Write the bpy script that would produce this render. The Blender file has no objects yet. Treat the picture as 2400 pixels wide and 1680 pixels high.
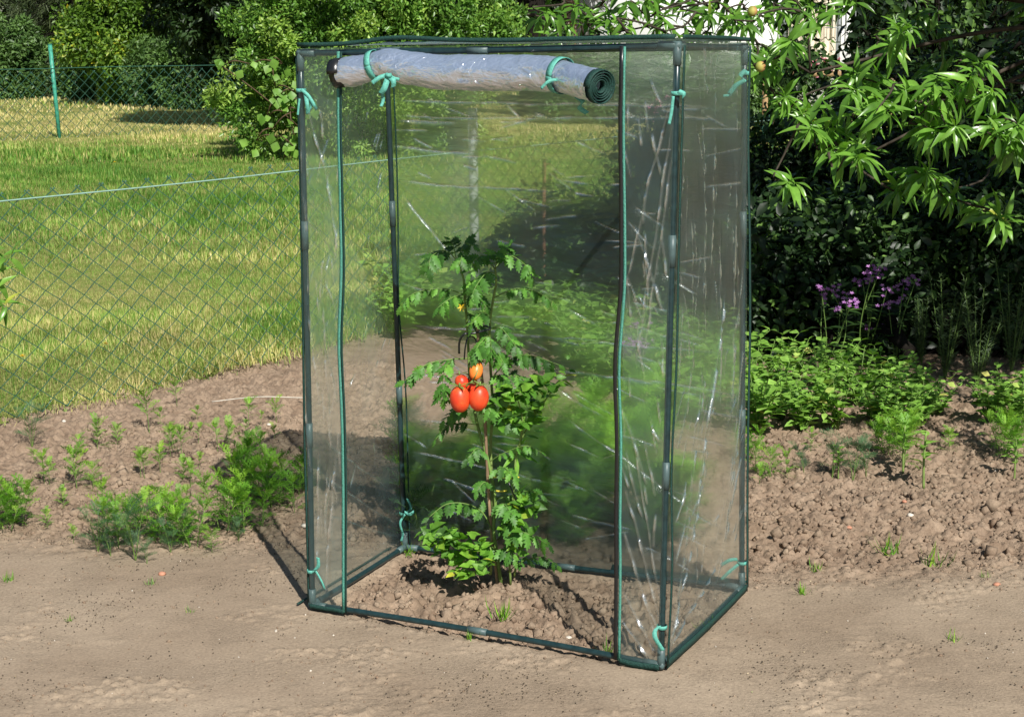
import bpy, math, random
import numpy as np
from mathutils import Vector, Matrix

rng = np.random.default_rng(7)
random.seed(7)
scene = bpy.context.scene
COL = scene.collection
R_ = math.radians

# ------------------------------------------------------------------ camera
CAM_F, CAM_H, PITCH, ROLL = 3773.6, 1.5348, 0.19797, -0.010065
_x = np.array([1., 0, 0]); _f = np.array([0, math.cos(PITCH), -math.sin(PITCH)]); _u = np.array([0, math.sin(PITCH), math.cos(PITCH)])
CX = math.cos(ROLL)*_x + math.sin(ROLL)*_u
CU = -math.sin(ROLL)*_x + math.cos(ROLL)*_u
cam_d = bpy.data.cameras.new("Camera")
cam = bpy.data.objects.new("Camera", cam_d); COL.objects.link(cam)
cam.matrix_world = Matrix(((CX[0], CU[0], -_f[0], 0), (CX[1], CU[1], -_f[1], 0), (CX[2], CU[2], -_f[2], CAM_H), (0, 0, 0, 1)))
cam_d.sensor_width = 36; cam_d.sensor_fit = 'HORIZONTAL'; cam_d.lens = CAM_F/2400*36
cam_d.clip_start = 0.05; cam_d.clip_end = 2000
scene.camera = cam

# ------------------------------------------------------------------ world, sun, exposure
SUN_EL, SUN_AZ = R_(42), R_(160)              # azimuth from +Y towards +X
w = bpy.data.worlds.new("World"); scene.world = w; w.use_nodes = True
nt = w.node_tree; nt.nodes.clear()
sky = nt.nodes.new('ShaderNodeTexSky'); sky.sky_type = 'NISHITA'; sky.sun_disc = False
sky.sun_elevation = SUN_EL; sky.sun_rotation = SUN_AZ; sky.air_density = 1.0; sky.dust_density = 0.6
bg = nt.nodes.new('ShaderNodeBackground'); bg.inputs['Strength'].default_value = 0.055
wo = nt.nodes.new('ShaderNodeOutputWorld')
nt.links.new(sky.outputs[0], bg.inputs[0]); nt.links.new(bg.outputs[0], wo.inputs[0])
sd = bpy.data.lights.new("Sun", 'SUN'); sd.energy = 5.0; sd.angle = R_(0.5); sd.color = (1.0, 0.96, 0.9)
sun = bpy.data.objects.new("Sun", sd); COL.objects.link(sun)
SUNV = Vector((math.sin(SUN_AZ)*math.cos(SUN_EL), math.cos(SUN_AZ)*math.cos(SUN_EL), math.sin(SUN_EL)))
sun.rotation_euler = SUNV.to_track_quat('Z', 'Y').to_euler(); sun.location = SUNV*30
scene.view_settings.view_transform = 'Standard'; scene.view_settings.look = 'None'
scene.view_settings.exposure = 0.45; scene.view_settings.gamma = 1.0
cy = scene.cycles
cy.max_bounces = 8; cy.diffuse_bounces = 3; cy.glossy_bounces = 3; cy.transmission_bounces = 8
cy.transparent_max_bounces = 16; cy.caustics_refractive = False; cy.caustics_reflective = False
cy.use_denoising = True; cy.sample_clamp_indirect = 4.0

# ------------------------------------------------------------------ geometry helpers
def ray(px, py):
    return _f + (px-1200)/CAM_F*CX - (py-840)/CAM_F*CU
def G(px, py, z=0.0):                          # point at height z seen at photo pixel
    d = ray(px, py); t = (z-CAM_H)/d[2]
    return np.array([0, 0, CAM_H]) + t*d
def P(px, py, Y):                              # point at depth Y seen at photo pixel
    d = ray(px, py); t = Y/d[1]
    return np.array([0, 0, CAM_H]) + t*d

_tab = rng.random((256, 256))
def vn(x, y, s=0):
    x = np.asarray(x)+s*17.31; y = np.asarray(y)+s*9.17
    xi = np.floor(x).astype(int); yi = np.floor(y).astype(int)
    fx = x-xi; fy = y-yi; fx = fx*fx*(3-2*fx); fy = fy*fy*(3-2*fy)
    a = _tab[xi & 255, yi & 255]; b = _tab[(xi+1) & 255, yi & 255]
    c = _tab[xi & 255, (yi+1) & 255]; d = _tab[(xi+1) & 255, (yi+1) & 255]
    return (a*(1-fx)+b*fx)*(1-fy) + (c*(1-fx)+d*fx)*fy
def fbm(x, y, o=4, s=0):
    r = 0; a = .5
    for i in range(o):
        r = r + a*(vn(x*2**i, y*2**i, s+i*3)-.5); a *= .5
    return r
def sstep(a, b, x):
    t = np.clip((x-a)/(b-a), 0, 1); return t*t*(3-2*t)
def nrm(v):
    v = np.asarray(v, float)
    return v/np.maximum(np.linalg.norm(v, axis=-1, keepdims=True), 1e-9)

class Geo:
    def __init__(s): s.V = []; s.F = []; s.T = []; s.M = []; s.n = 0
    def add(s, V, F, tint=0.5, mat=0):
        V = np.asarray(V, float).reshape(-1, 3)
        T = np.full(len(V), tint, float) if np.isscalar(tint) else np.asarray(tint, float)
        for f in (F if isinstance(F, list) else [F]):
            f = np.asarray(f, int)
            s.F.append(f+s.n); s.M.append(np.full(len(f), mat, int))
        s.V.append(V); s.T.append(T); s.n += len(V); return s
    def tube(s, pts, rad, sides=7, tint=0.5, mat=0, caps=True):
        pts = np.asarray(pts, float); n = len(pts)
        rad = np.full(n, rad, float) if np.isscalar(rad) else np.asarray(rad, float)
        t = nrm(np.gradient(pts, axis=0))
        ref = np.array([0, 0, 1.]) if abs(t[0][2]) < .9 else np.array([1., 0, 0])
        a = nrm(np.cross(t[0], ref)); A = []
        for i in range(n):
            a = nrm(a - t[i]*np.dot(a, t[i])); A.append(a)
        A = np.array(A); B = np.cross(t, A)
        th = np.arange(sides)/sides*2*math.pi
        V = (pts[:, None] + rad[:, None, None]*(np.cos(th)[None, :, None]*A[:, None]+np.sin(th)[None, :, None]*B[:, None])).reshape(-1, 3)
        i = np.arange(n-1)[:, None]*sides; j = np.arange(sides)[None]; k = (j+1) % sides
        F = [np.stack([i+j, i+k, i+sides+k, i+sides+j], -1).reshape(-1, 4)]
        if caps:
            V = np.vstack([V, pts[:1], pts[-1:]]); c0 = n*sides; jj = np.arange(sides); kk = (jj+1) % sides
            F.append(np.stack([np.full(sides, c0), kk, jj], -1)); F.append(np.stack([np.full(sides, c0+1), (n-1)*sides+jj, (n-1)*sides+kk], -1))
        return s.add(V, F, tint, mat)
    def box(s, c, size, tint=.5, mat=0, rot=0):
        x, y, z = np.array(size)/2
        V = np.array([(a*x, b*y, d*z) for d in (-1, 1) for b in (-1, 1) for a in (-1, 1)])
        co, si = math.cos(rot), math.sin(rot)
        V = np.stack([V[:, 0]*co-V[:, 1]*si, V[:, 0]*si+V[:, 1]*co, V[:, 2]], 1)+np.array(c)
        return s.add(V, np.array([(0, 2, 3, 1), (4, 5, 7, 6), (0, 1, 5, 4), (2, 6, 7, 3), (0, 4, 6, 2), (1, 3, 7, 5)]), tint, mat)
    def ribbon(s, pts, width, side, tint=.5, mat=0, thick=.0012):
        pts = np.asarray(pts, float); n = len(pts)
        side = nrm(np.broadcast_to(np.asarray(side, float), (n, 3)))
        width = np.full(n, width, float) if np.isscalar(width) else np.asarray(width, float)
        t = nrm(np.gradient(pts, axis=0)); nn = nrm(np.cross(t, side))*thick/2
        a = pts-side*width[:, None]/2; b = pts+side*width[:, None]/2
        V = np.stack([a-nn, b-nn, b+nn, a+nn], 1).reshape(-1, 3)
        i = np.arange(n-1)[:, None]*4; j = np.arange(4)[None]; k = (j+1) % 4
        F = [np.stack([i+j, i+k, i+4+k, i+4+j], -1).reshape(-1, 4), np.array([[0, 3, 2, 1], [4*n-4, 4*n-3, 4*n-2, 4*n-1]])]
        return s.add(V, F, tint, mat)
    def scatter(s, T, Pn, D, N, S, tint, mat=0):
        TV, TF = T
        Pn = np.asarray(Pn, float).reshape(-1, 3); n = len(Pn)
        if n == 0: return s
        D = nrm(np.broadcast_to(D, (n, 3))); N = np.broadcast_to(N, (n, 3))
        X = nrm(np.cross(D, N)); Z = np.cross(X, D); S = np.broadcast_to(S, (n,))
        V = Pn[:, None] + S[:, None, None]*(TV[None, :, 0:1]*X[:, None]+TV[None, :, 1:2]*D[:, None]+TV[None, :, 2:3]*Z[:, None])
        m = len(TV); off = (np.arange(n)*m)[:, None, None]
        F = [(f[None]+off).reshape(-1, f.shape[1]) for f in TF]
        return s.add(V.reshape(-1, 3), F, np.repeat(np.broadcast_to(tint, (n,)), m), mat)
    def build(s, name, mats, parent=None, smooth=True):
        me = bpy.data.meshes.new(name)
        V = np.vstack(s.V).astype(np.float32); L = [f.ravel() for f in s.F]
        cnt = np.concatenate([np.full(len(f), f.shape[1], int) for f in s.F]); loops = np.concatenate(L)
        me.vertices.add(len(V)); me.vertices.foreach_set('co', V.ravel())
        me.loops.add(len(loops)); me.loops.foreach_set('vertex_index', loops.astype(np.int32))
        me.polygons.add(len(cnt)); me.polygons.foreach_set('loop_start', np.concatenate([[0], np.cumsum(cnt)[:-1]]).astype(np.int32))
        me.polygons.foreach_set('material_index', np.concatenate(s.M).astype(np.int32))
        if smooth: me.polygons.foreach_set('use_smooth', np.ones(len(cnt), bool))
        at = me.attributes.new('tint', 'FLOAT', 'POINT'); at.data.foreach_set('value', np.concatenate(s.T).astype(np.float32))
        for m in (mats if isinstance(mats, (list, tuple)) else [mats]): me.materials.append(m)
        me.update(calc_edges=True); me.validate()
        o = bpy.data.objects.new(name, me); COL.objects.link(o)
        if parent is not None: o.parent = parent
        return o
def local(V, org): return np.asarray(V, float)-np.asarray(org, float)

def tag(o, label=None, cat=None, group=None, kind=None):
    if label: o['label'] = label
    if cat: o['category'] = cat
    if group: o['group'] = group
    if kind: o['kind'] = kind
    return o
def empty(name, loc, label, cat, group=None, rz=0, sc=1):
    o = bpy.data.objects.new(name, None); COL.objects.link(o); o.empty_display_size = .05
    o.location = loc; o.rotation_euler = (0, 0, rz); o.scale = (sc, sc, sc)
    return tag(o, label, cat, group)
def dup(root, loc, rz=0, sc=1, label=None, group=None):
    r = root.copy(); COL.objects.link(r); r.location = loc; r.rotation_euler = (0, 0, rz); r.scale = (sc, sc, sc)
    if label: r['label'] = label
    if group: r['group'] = group
    for ch in list(root.children):
        c = ch.copy(); COL.objects.link(c); c.parent = r
    return r
def spline(pts, n=24):
    p = np.asarray(pts, float)
    if len(p) == 2: return p[0]+(p[1]-p[0])*np.linspace(0, 1, n)[:, None]
    q = np.vstack([2*p[0]-p[1], p, 2*p[-1]-p[-2]]); out = []
    seg = len(p)-1
    for t in np.linspace(0, seg-1e-6, n):
        i = int(t); u = t-i; a, b, c, d = q[i:i+4]
        out.append(.5*((2*b)+(c-a)*u+(2*a-5*b+4*c-d)*u*u+(3*b-a-3*c+d)*u**3))
    return np.array(out)

# ------------------------------------------------------------------ leaf templates (length 1 along +y, normal +z)
def leaf_t(width, segs=4, fold=.25, droop=.25, peak=.45, base=.02, wave=0):
    ys = np.linspace(0, 1, segs+1); V = []
    for i, y in enumerate(ys):
        a = (y/peak)**.7 if y < peak else ((1-y)/(1-peak))**.8
        wd = width/2*max(a, base if i == 0 else .02)
        z = -droop*y*y; wv = wave*math.sin(i*2.1)
        V += [(-wd, y, z+fold*wd+wv), (0, y, z), (wd, y, z+fold*wd-wv)]
    V = np.array(V); F = []
    for i in range(segs):
        a = 3*i; F += [(a, a+1, a+4, a+3), (a+1, a+2, a+5, a+4)]
    return V, [np.array(F)]
L_QUAD = (np.array([(-.22, .45, .06), (0, 0, 0), (.22, .45, .06), (0, 1, -.06)]), [np.array([(1, 2, 3), (1, 3, 0)])])
L_OVAL = leaf_t(.62, 3, .3, .18)
L_ROUND = leaf_t(.95, 4, .2, .15, .5)
L_LANCE = leaf_t(.275, 6, .45, .38, .42)
L_TRI = leaf_t(.75, 3, .3, .1, .22, .6)
L_NARROW = leaf_t(.13, 3, .3, .15)
L_NEEDLE = (np.array([(-.05, 0, 0), (.05, 0, 0), (.03, 1, -.05), (-.03, 1, -.05)]), [np.array([(0, 1, 2, 3)])])
def lobed():
    # deeply cut tomato leaflet: stepped outline left and right of a folded midrib
    ys = [0, .12, .2, .34, .40, .56, .62, .78, .84, 1.0]
    ws = [.03, .24, .12, .34, .17, .30, .14, .2, .08, .01]
    V = []
    for i, (y, wd) in enumerate(zip(ys, ws)):
        z = -.22*y*y; sh = .07 if i % 2 else 0
        V += [(-wd, y+sh, z-.25*wd+.03*math.sin(i*2)), (0, y, z+.01), (wd, y+sh, z-.25*wd-.03*math.sin(i*2))]
    F = []
    for i in range(len(ys)-1):
        a = 3*i; F += [(a, a+1, a+4, a+3), (a+1, a+2, a+5, a+4)]
    return np.array(V), [np.array(F)]
L_TOM = lobed()
def feather(w=.022, pairs=5, sub=2, seed=1):
    # thread-like twice-divided cosmos leaf
    r = np.random.default_rng(seed); V = []; F = []
    def strip(a, b, wd):
        a = np.array(a); b = np.array(b); t = nrm(b-a); sdv = np.array([t[1], -t[0], 0])*wd/2
        n = len(V); V.extend([a-sdv, a+sdv, b+sdv*.5, b-sdv*.5]); F.append((n, n+1, n+2, n+3))
    f = lambda y: np.array([0, y, .12*math.sin(y*2.2)-.25*y*y])
    for i in range(4): strip(f(i/4), f((i+1)/4), w*1.2)
    for i in range(pairs):
        y = .22+.72*i/(pairs-1); ln = .42*(1-.55*abs(y-.5)/.5)
        for sg in (-1, 1):
            ang = R_(38+r.uniform(-8, 8)); b = f(y); d = np.array([sg*math.sin(ang), math.cos(ang), r.uniform(-.15, .3)])
            e = b+d*ln; strip(b, e, w)
            for k in range(sub):
                m = b+d*ln*(.35+.3*k)
                for s2 in (-1, 1):
                    a2 = sg*ang+s2*R_(35); d2 = np.array([math.sin(a2), math.cos(a2), r.uniform(-.2, .35)])
                    strip(m, m+d2*ln*.42, w*.85)
    return np.array(V), [np.array(F)]
L_COS = feather(.036, 5, 2, 2)
L_DILL = feather(.02, 6, 3, 5)

# ------------------------------------------------------------------ materials
def mat(name):
    m = bpy.data.materials.new(name); m.use_nodes = True; m.node_tree.nodes.clear()
    return m, m.node_tree
def N(nt, t, **k):
    n = nt.nodes.new(t)
    for a, b in k.items():
        if a.startswith('i_'):
            key = a[2:]; n.inputs[int(key) if key.isdigit() else key.replace('_', ' ')].default_value = b
        else: setattr(n, a, b)
    return n
def ramp(nt, stops, src=None, interp='LINEAR'):
    r = N(nt, 'ShaderNodeValToRGB'); r.color_ramp.interpolation = interp; e = r.color_ramp.elements
    while len(e) < len(stops): e.new(.5)
    for q, (p, c) in zip(e, stops): q.position = p; q.color = (*c, 1) if len(c) == 3 else c
    if src is not None: nt.links.new(src, r.inputs[0])
    return r
def leafmat(name, stops, rough=.42, trans=.3, tcol=1.5, noise=30, spec=.35, back=None):
    m, nt = mat(name); ln = nt.links.new
    a = N(nt, 'ShaderNodeAttribute', attribute_name='tint')
    r = ramp(nt, stops, a.outputs['Fac'])
    tc = N(nt, 'ShaderNodeTexCoord'); nz = N(nt, 'ShaderNodeTexNoise', i_Scale=noise, i_Detail=3.0); ln(tc.outputs['Object'], nz.inputs['Vector'])
    mr = N(nt, 'ShaderNodeMapRange', i_3=.72, i_4=1.25, i_1=.3, i_2=.7); ln(nz.outputs[0], mr.inputs[0])
    mx = N(nt, 'ShaderNodeMix', data_type='RGBA', blend_type='MULTIPLY'); mx.inputs[0].default_value = 1
    ln(r.outputs[0], mx.inputs[6]); ln(mr.outputs[0], mx.inputs[7])
    pb = N(nt, 'ShaderNodeBsdfPrincipled', i_Roughness=rough); pb.inputs['Specular IOR Level'].default_value = spec
    ln(mx.outputs[2], pb.inputs['Base Color'])
    bp = N(nt, 'ShaderNodeBump', i_Strength=.25, i_Distance=.004); ln(nz.outputs[0], bp.inputs['Height']); ln(bp.outputs[0], pb.inputs['Normal'])
    tr = N(nt, 'ShaderNodeBsdfTranslucent')
    g = N(nt, 'ShaderNodeMix', data_type='RGBA', blend_type='MULTIPLY'); g.inputs[0].default_value = 1
    g.inputs[7].default_value = (tcol*1.0, tcol*1.15, tcol*.5, 1); ln(mx.outputs[2], g.inputs[6]); ln(g.outputs[2], tr.inputs[0])
    ms = N(nt, 'ShaderNodeMixShader', i_0=trans); ln(pb.outputs[0], ms.inputs[1]); ln(tr.outputs[0], ms.inputs[2])
    o = N(nt, 'ShaderNodeOutputMaterial'); ln(ms.outputs[0], o.inputs[0]); return m
def plain(name, col, rough=.5, spec=.4, var=.25, scale=40, bump=.1, metal=0, coat=0, stretch=(1, 1, 1)):
    m, nt = mat(name); ln = nt.links.new
    tc = N(nt, 'ShaderNodeTexCoord'); mp = N(nt, 'ShaderNodeMapping'); mp.inputs['Scale'].default_value = stretch; ln(tc.outputs['Object'], mp.inputs[0])
    nz = N(nt, 'ShaderNodeTexNoise', i_Scale=scale, i_Detail=5.0); ln(mp.outputs[0], nz.inputs['Vector'])
    c = np.array(col)
    r = ramp(nt, [(.3, tuple(c*(1-var))), (.7, tuple(np.minimum(c*(1+var), 1)))], nz.outputs[0])
    pb = N(nt, 'ShaderNodeBsdfPrincipled', i_Roughness=rough, i_Metallic=metal); pb.inputs['Specular IOR Level'].default_value = spec
    pb.inputs['Coat Weight'].default_value = coat
    ln(r.outputs[0], pb.inputs['Base Color'])
    bp = N(nt, 'ShaderNodeBump', i_Strength=bump, i_Distance=.005); ln(nz.outputs[0], bp.inputs['Height']); ln(bp.outputs[0], pb.inputs['Normal'])
    o = N(nt, 'ShaderNodeOutputMaterial'); ln(pb.outputs[0], o.inputs[0]); return m

M = {}
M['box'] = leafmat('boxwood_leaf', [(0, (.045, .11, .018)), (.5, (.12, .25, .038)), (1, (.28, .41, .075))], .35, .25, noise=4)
M['gold'] = leafmat('golden_leaf', [(0, (.06, .13, .015)), (.6, (.15, .26, .03)), (.85, (.3, .36, .04)), (1, (.5, .42, .03))], .45, .3, noise=3)
M['hedge'] = leafmat('hedge_leaf', [(0, (.035, .08, .018)), (1, (.13, .23, .06))], .45, .25, noise=3)
M['darktree'] = leafmat('shaded_tree_leaf', [(0, (.012, .028, .008)), (.8, (.035, .075, .018)), (1, (.12, .2, .05))], .5, .2, noise=3)  # dark stops carry tree shade, the last stop its lit leaf bits
M['conifer'] = leafmat('conifer_needle', [(0, (.015, .03, .01)), (1, (.065, .09, .028))], .6, .1, noise=2)
M['vine'] = leafmat('vine_leaf', [(0, (.11, .24, .035)), (1, (.2, .36, .06))], .45, .35, noise=8)
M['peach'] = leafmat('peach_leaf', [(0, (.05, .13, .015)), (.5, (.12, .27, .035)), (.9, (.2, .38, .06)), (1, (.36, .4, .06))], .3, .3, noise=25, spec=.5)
M['under'] = leafmat('shaded_undergrowth_leaf', [(0, (.008, .02, .006)), (.8, (.03, .07, .016)), (1, (.13, .24, .05))], .45, .2)  # near-black stops are painted shade, the last stop paints sparse lit leaves
M['bed'] = leafmat('bed_leaf', [(0, (.1, .2, .03)), (.6, (.2, .38, .06)), (.93, (.3, .48, .1)), (1, (.45, .44, .12))], .5, .25)
M['rosemary'] = leafmat('rosemary_leaf', [(0, (.03, .06, .02)), (1, (.1, .16, .06))], .5, .15)
M['cosmos'] = leafmat('cosmos_leaf', [(0, (.06, .16, .016)), (.6, (.15, .34, .03)), (1, (.3, .48, .045))], .5, .35)
M['dill'] = leafmat('dill_leaf', [(0, (.04, .1, .045)), (1, (.1, .2, .08))], .55, .3)
M['stemg'] = leafmat('green_stem', [(0, (.07, .13, .03)), (.6, (.16, .26, .06)), (1, (.3, .36, .12))], .5, .1)
M['tomleaf'] = leafmat('tomato_leaf', [(0, (.035, .1, .018)), (.5, (.08, .22, .032)), (1, (.16, .36, .05))], .5, .25, noise=60)
M['spurge'] = leafmat('spurge_leaf', [(0, (.04, .1, .02)), (.5, (.1, .25, .03)), (.85, (.2, .4, .045)), (1, (.5, .52, .06))], .42, .35, noise=50)
M['grass'] = leafmat('grass_blade', [(0, (.07, .18, .025)), (.3, (.18, .33, .055)), (.55, (.32, .39, .1)), (.75, (.5, .46, .18)), (1, (.68, .56, .27))], .55, .35, noise=2, spec=.2)
M['purple'] = leafmat('purple_petal', [(0, (.3, .09, .38)), (1, (.5, .24, .55))], .5, .4)
M['pink'] = leafmat('pink_petal', [(0, (.65, .2, .36)), (1, (.85, .5, .6))], .5, .4)
M['yellow'] = leafmat('yellow_petal', [(0, (.8, .5, .02)), (1, (.9, .6, .04))], .5, .3)
M['bark'] = plain('bark', (.05, .04, .03), .9, .2, .5, 25, .6, stretch=(1, 1, .25))
M['darkbark'] = plain('dark_bark', (.012, .01, .008), .95, .1, .5, 25, .6, stretch=(1, 1, .25))
M['twig'] = plain('twig', (.09, .06, .035), .8, .2, .4, 60, .3)
M['pole'] = plain('green_steel_tube', (.012, .032, .034), .3, .5, .3, 60, .05)
M['joint'] = plain('grey_green_plastic', (.065, .105, .105), .45, .4, .15, 80, .05)
M['binding'] = plain('dark_green_binding', (.012, .045, .036), .7, .25, .4, 250, .4)
M['teal'] = plain('teal_ribbon', (.1, .36, .29), .6, .3, .2, 200, .3)
M['tealedge'] = plain('teal_binding', (.07, .25, .19), .65, .3, .3, 250, .4)
M['black'] = plain('black_rubber', (.012, .013, .014), .3, .5, .2)
M['yellowtie'] = plain('yellow_tie', (.55, .48, .06), .5)
M['bamboo'] = plain('bamboo_cane', (.3, .2, .12), .6, .3, .35, 60, .2, stretch=(1, 1, .2))
M['wire'] = plain('green_coated_wire', (.03, .1, .07), .28, .7, .25, 60)
M['wirelt'] = plain('pale_tension_wire', (.26, .42, .35), .4, .5, .15, 40)
M['greypost'] = plain('grey_concrete', (.32, .34, .35), .8, .3, .25, 30, .3)
M['rust'] = plain('rusty_steel', (.19, .085, .05), .85, .3, .5, 60, .5)
M['greenpost'] = plain('green_painted_steel', (.045, .27, .19), .45, .4, .4, 25)
M['white'] = plain('white_render', (.8, .8, .8), .8, .2, .06, 3)
M['curtain'] = plain('cream_cloth', (.68, .6, .48), .8, .2, .12, 4)
M['wood'] = plain('weathered_wood', (.3, .2, .1), .8, .2, .3, 15, .3)
M['metal'] = plain('grey_metal', (.35, .38, .4), .4, .5, .2, 10)
M['pebble'] = plain('pebble', (.5, .45, .38), .8, .3, .3, 40)
M['orange'] = plain('orange_stone', (.4, .19, .12), .8, .3, .3, 40)
M['string'] = plain('white_stick', (.5, .46, .39), .7)

def brickmat():
    m, nt = mat('red_brick'); ln = nt.links.new
    tc = N(nt, 'ShaderNodeTexCoord'); mp = N(nt, 'ShaderNodeMapping'); mp.inputs['Rotation'].default_value = (R_(90), 0, 0); ln(tc.outputs['Object'], mp.inputs[0])
    b = N(nt, 'ShaderNodeTexBrick', i_Scale=4.0); b.inputs['Color1'].default_value = (.3, .13, .08, 1); b.inputs['Color2'].default_value = (.22, .1, .07, 1); b.inputs['Mortar'].default_value = (.4, .36, .3, 1)
    ln(mp.outputs[0], b.inputs['Vector'])
    pb = N(nt, 'ShaderNodeBsdfPrincipled', i_Roughness=.9); ln(b.outputs[0], pb.inputs['Base Color'])
    o = N(nt, 'ShaderNodeOutputMaterial'); ln(pb.outputs[0], o.inputs[0]); return m
M['brick'] = brickmat()

def soilmat():
    m, nt = mat('garden_soil'); ln = nt.links.new
    tc = N(nt, 'ShaderNodeTexCoord')
    n1 = N(nt, 'ShaderNodeTexNoise', i_Scale=1.6, i_Detail=6.0, i_Roughness=.6); ln(tc.outputs['Object'], n1.inputs['Vector'])
    n2 = N(nt, 'ShaderNodeTexNoise', i_Scale=130.0, i_Detail=6.0, i_Roughness=.7); ln(tc.outputs['Object'], n2.inputs['Vector'])
    n3 = N(nt, 'ShaderNodeTexNoise', i_Scale=14.0, i_Detail=8.0, i_Roughness=.65); ln(tc.outputs['Object'], n3.inputs['Vector'])
    a = N(nt, 'ShaderNodeAttribute', attribute_name='tint')       # 0 dry trodden crust .. 1 dug, damper crumbs
    dry = ramp(nt, [(.35, (.262, .2, .14)), (.65, (.345, .272, .195))], n1.outputs[0])
    dug = ramp(nt, [(.35, (.165, .112, .075)), (.65, (.3, .22, .155))], n3.outputs[0])
    mx = N(nt, 'ShaderNodeMix', data_type='RGBA'); ln(a.outputs['Fac'], mx.inputs[0]); ln(dry.outputs[0], mx.inputs[6]); ln(dug.outputs[0], mx.inputs[7])
    gr = N(nt, 'ShaderNodeMapRange', i_1=.3, i_2=.7, i_3=.74, i_4=1.22); ln(n2.outputs[0], gr.inputs[0])
    m2 = N(nt, 'ShaderNodeMix', data_type='RGBA', blend_type='MULTIPLY'); m2.inputs[0].default_value = 1; ln(mx.outputs[2], m2.inputs[6]); ln(gr.outputs[0], m2.inputs[7])
    pb = N(nt, 'ShaderNodeBsdfPrincipled', i_Roughness=.95); pb.inputs['Specular IOR Level'].default_value = .15; ln(m2.outputs[2], pb.inputs['Base Color'])
    n4 = N(nt, 'ShaderNodeTexNoise', i_Scale=6.0, i_Detail=5.0); ln(tc.outputs['Object'], n4.inputs['Vector'])
    cm = N(nt, 'ShaderNodeMapRange', i_1=.45, i_2=.6, i_3=.3, i_4=.9); ln(n4.outputs[0], cm.inputs[0])
    sb = N(nt, 'ShaderNodeMath', operation='SUBTRACT', i_1=.5); ln(n2.outputs[0], sb.inputs[0])
    hm = N(nt, 'ShaderNodeMath', operation='MULTIPLY'); ln(sb.outputs[0], hm.inputs[0]); ln(cm.outputs[0], hm.inputs[1])
    b1 = N(nt, 'ShaderNodeBump', i_Strength=.9, i_Distance=.006); ln(hm.outputs[0], b1.inputs['Height'])
    b2 = N(nt, 'ShaderNodeBump', i_Strength=.25, i_Distance=.015); ln(n3.outputs[0], b2.inputs['Height']); ln(b1.outputs[0], b2.inputs['Normal'])
    ln(b2.outputs[0], pb.inputs['Normal'])
    o = N(nt, 'ShaderNodeOutputMaterial'); ln(pb.outputs[0], o.inputs[0]); return m
M['soil'] = soilmat()
def lawnmat():
    m, nt = mat('lawn_turf'); ln = nt.links.new
    tc = N(nt, 'ShaderNodeTexCoord')
    n1 = N(nt, 'ShaderNodeTexNoise', i_Scale=.9, i_Detail=5.0); ln(tc.outputs['Object'], n1.inputs['Vector'])
    n2 = N(nt, 'ShaderNodeTexNoise', i_Scale=22.0, i_Detail=6.0, i_Roughness=.7); ln(tc.outputs['Object'], n2.inputs['Vector'])
    ad = N(nt, 'ShaderNodeMath', operation='ADD'); ln(n1.outputs[0], ad.inputs[0]); ln(n2.outputs[0], ad.inputs[1])
    r = ramp(nt, [(.35, (.1, .17, .03)), (.5, (.2, .22, .06)), (.65, (.34, .28, .12))], None)
    hf = N(nt, 'ShaderNodeMath', operation='MULTIPLY', i_1=.5); ln(ad.outputs[0], hf.inputs[0]); ln(hf.outputs[0], r.inputs[0])
    pb = N(nt, 'ShaderNodeBsdfPrincipled', i_Roughness=.95); pb.inputs['Specular IOR Level'].default_value = .1; ln(r.outputs[0], pb.inputs['Base Color'])
    bp = N(nt, 'ShaderNodeBump', i_Strength=.8, i_Distance=.03); ln(n2.outputs[0], bp.inputs['Height']); ln(bp.outputs[0], pb.inputs['Normal'])
    o = N(nt, 'ShaderNodeOutputMaterial'); ln(pb.outputs[0], o.inputs[0]); return m
M['lawn'] = lawnmat()

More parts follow.
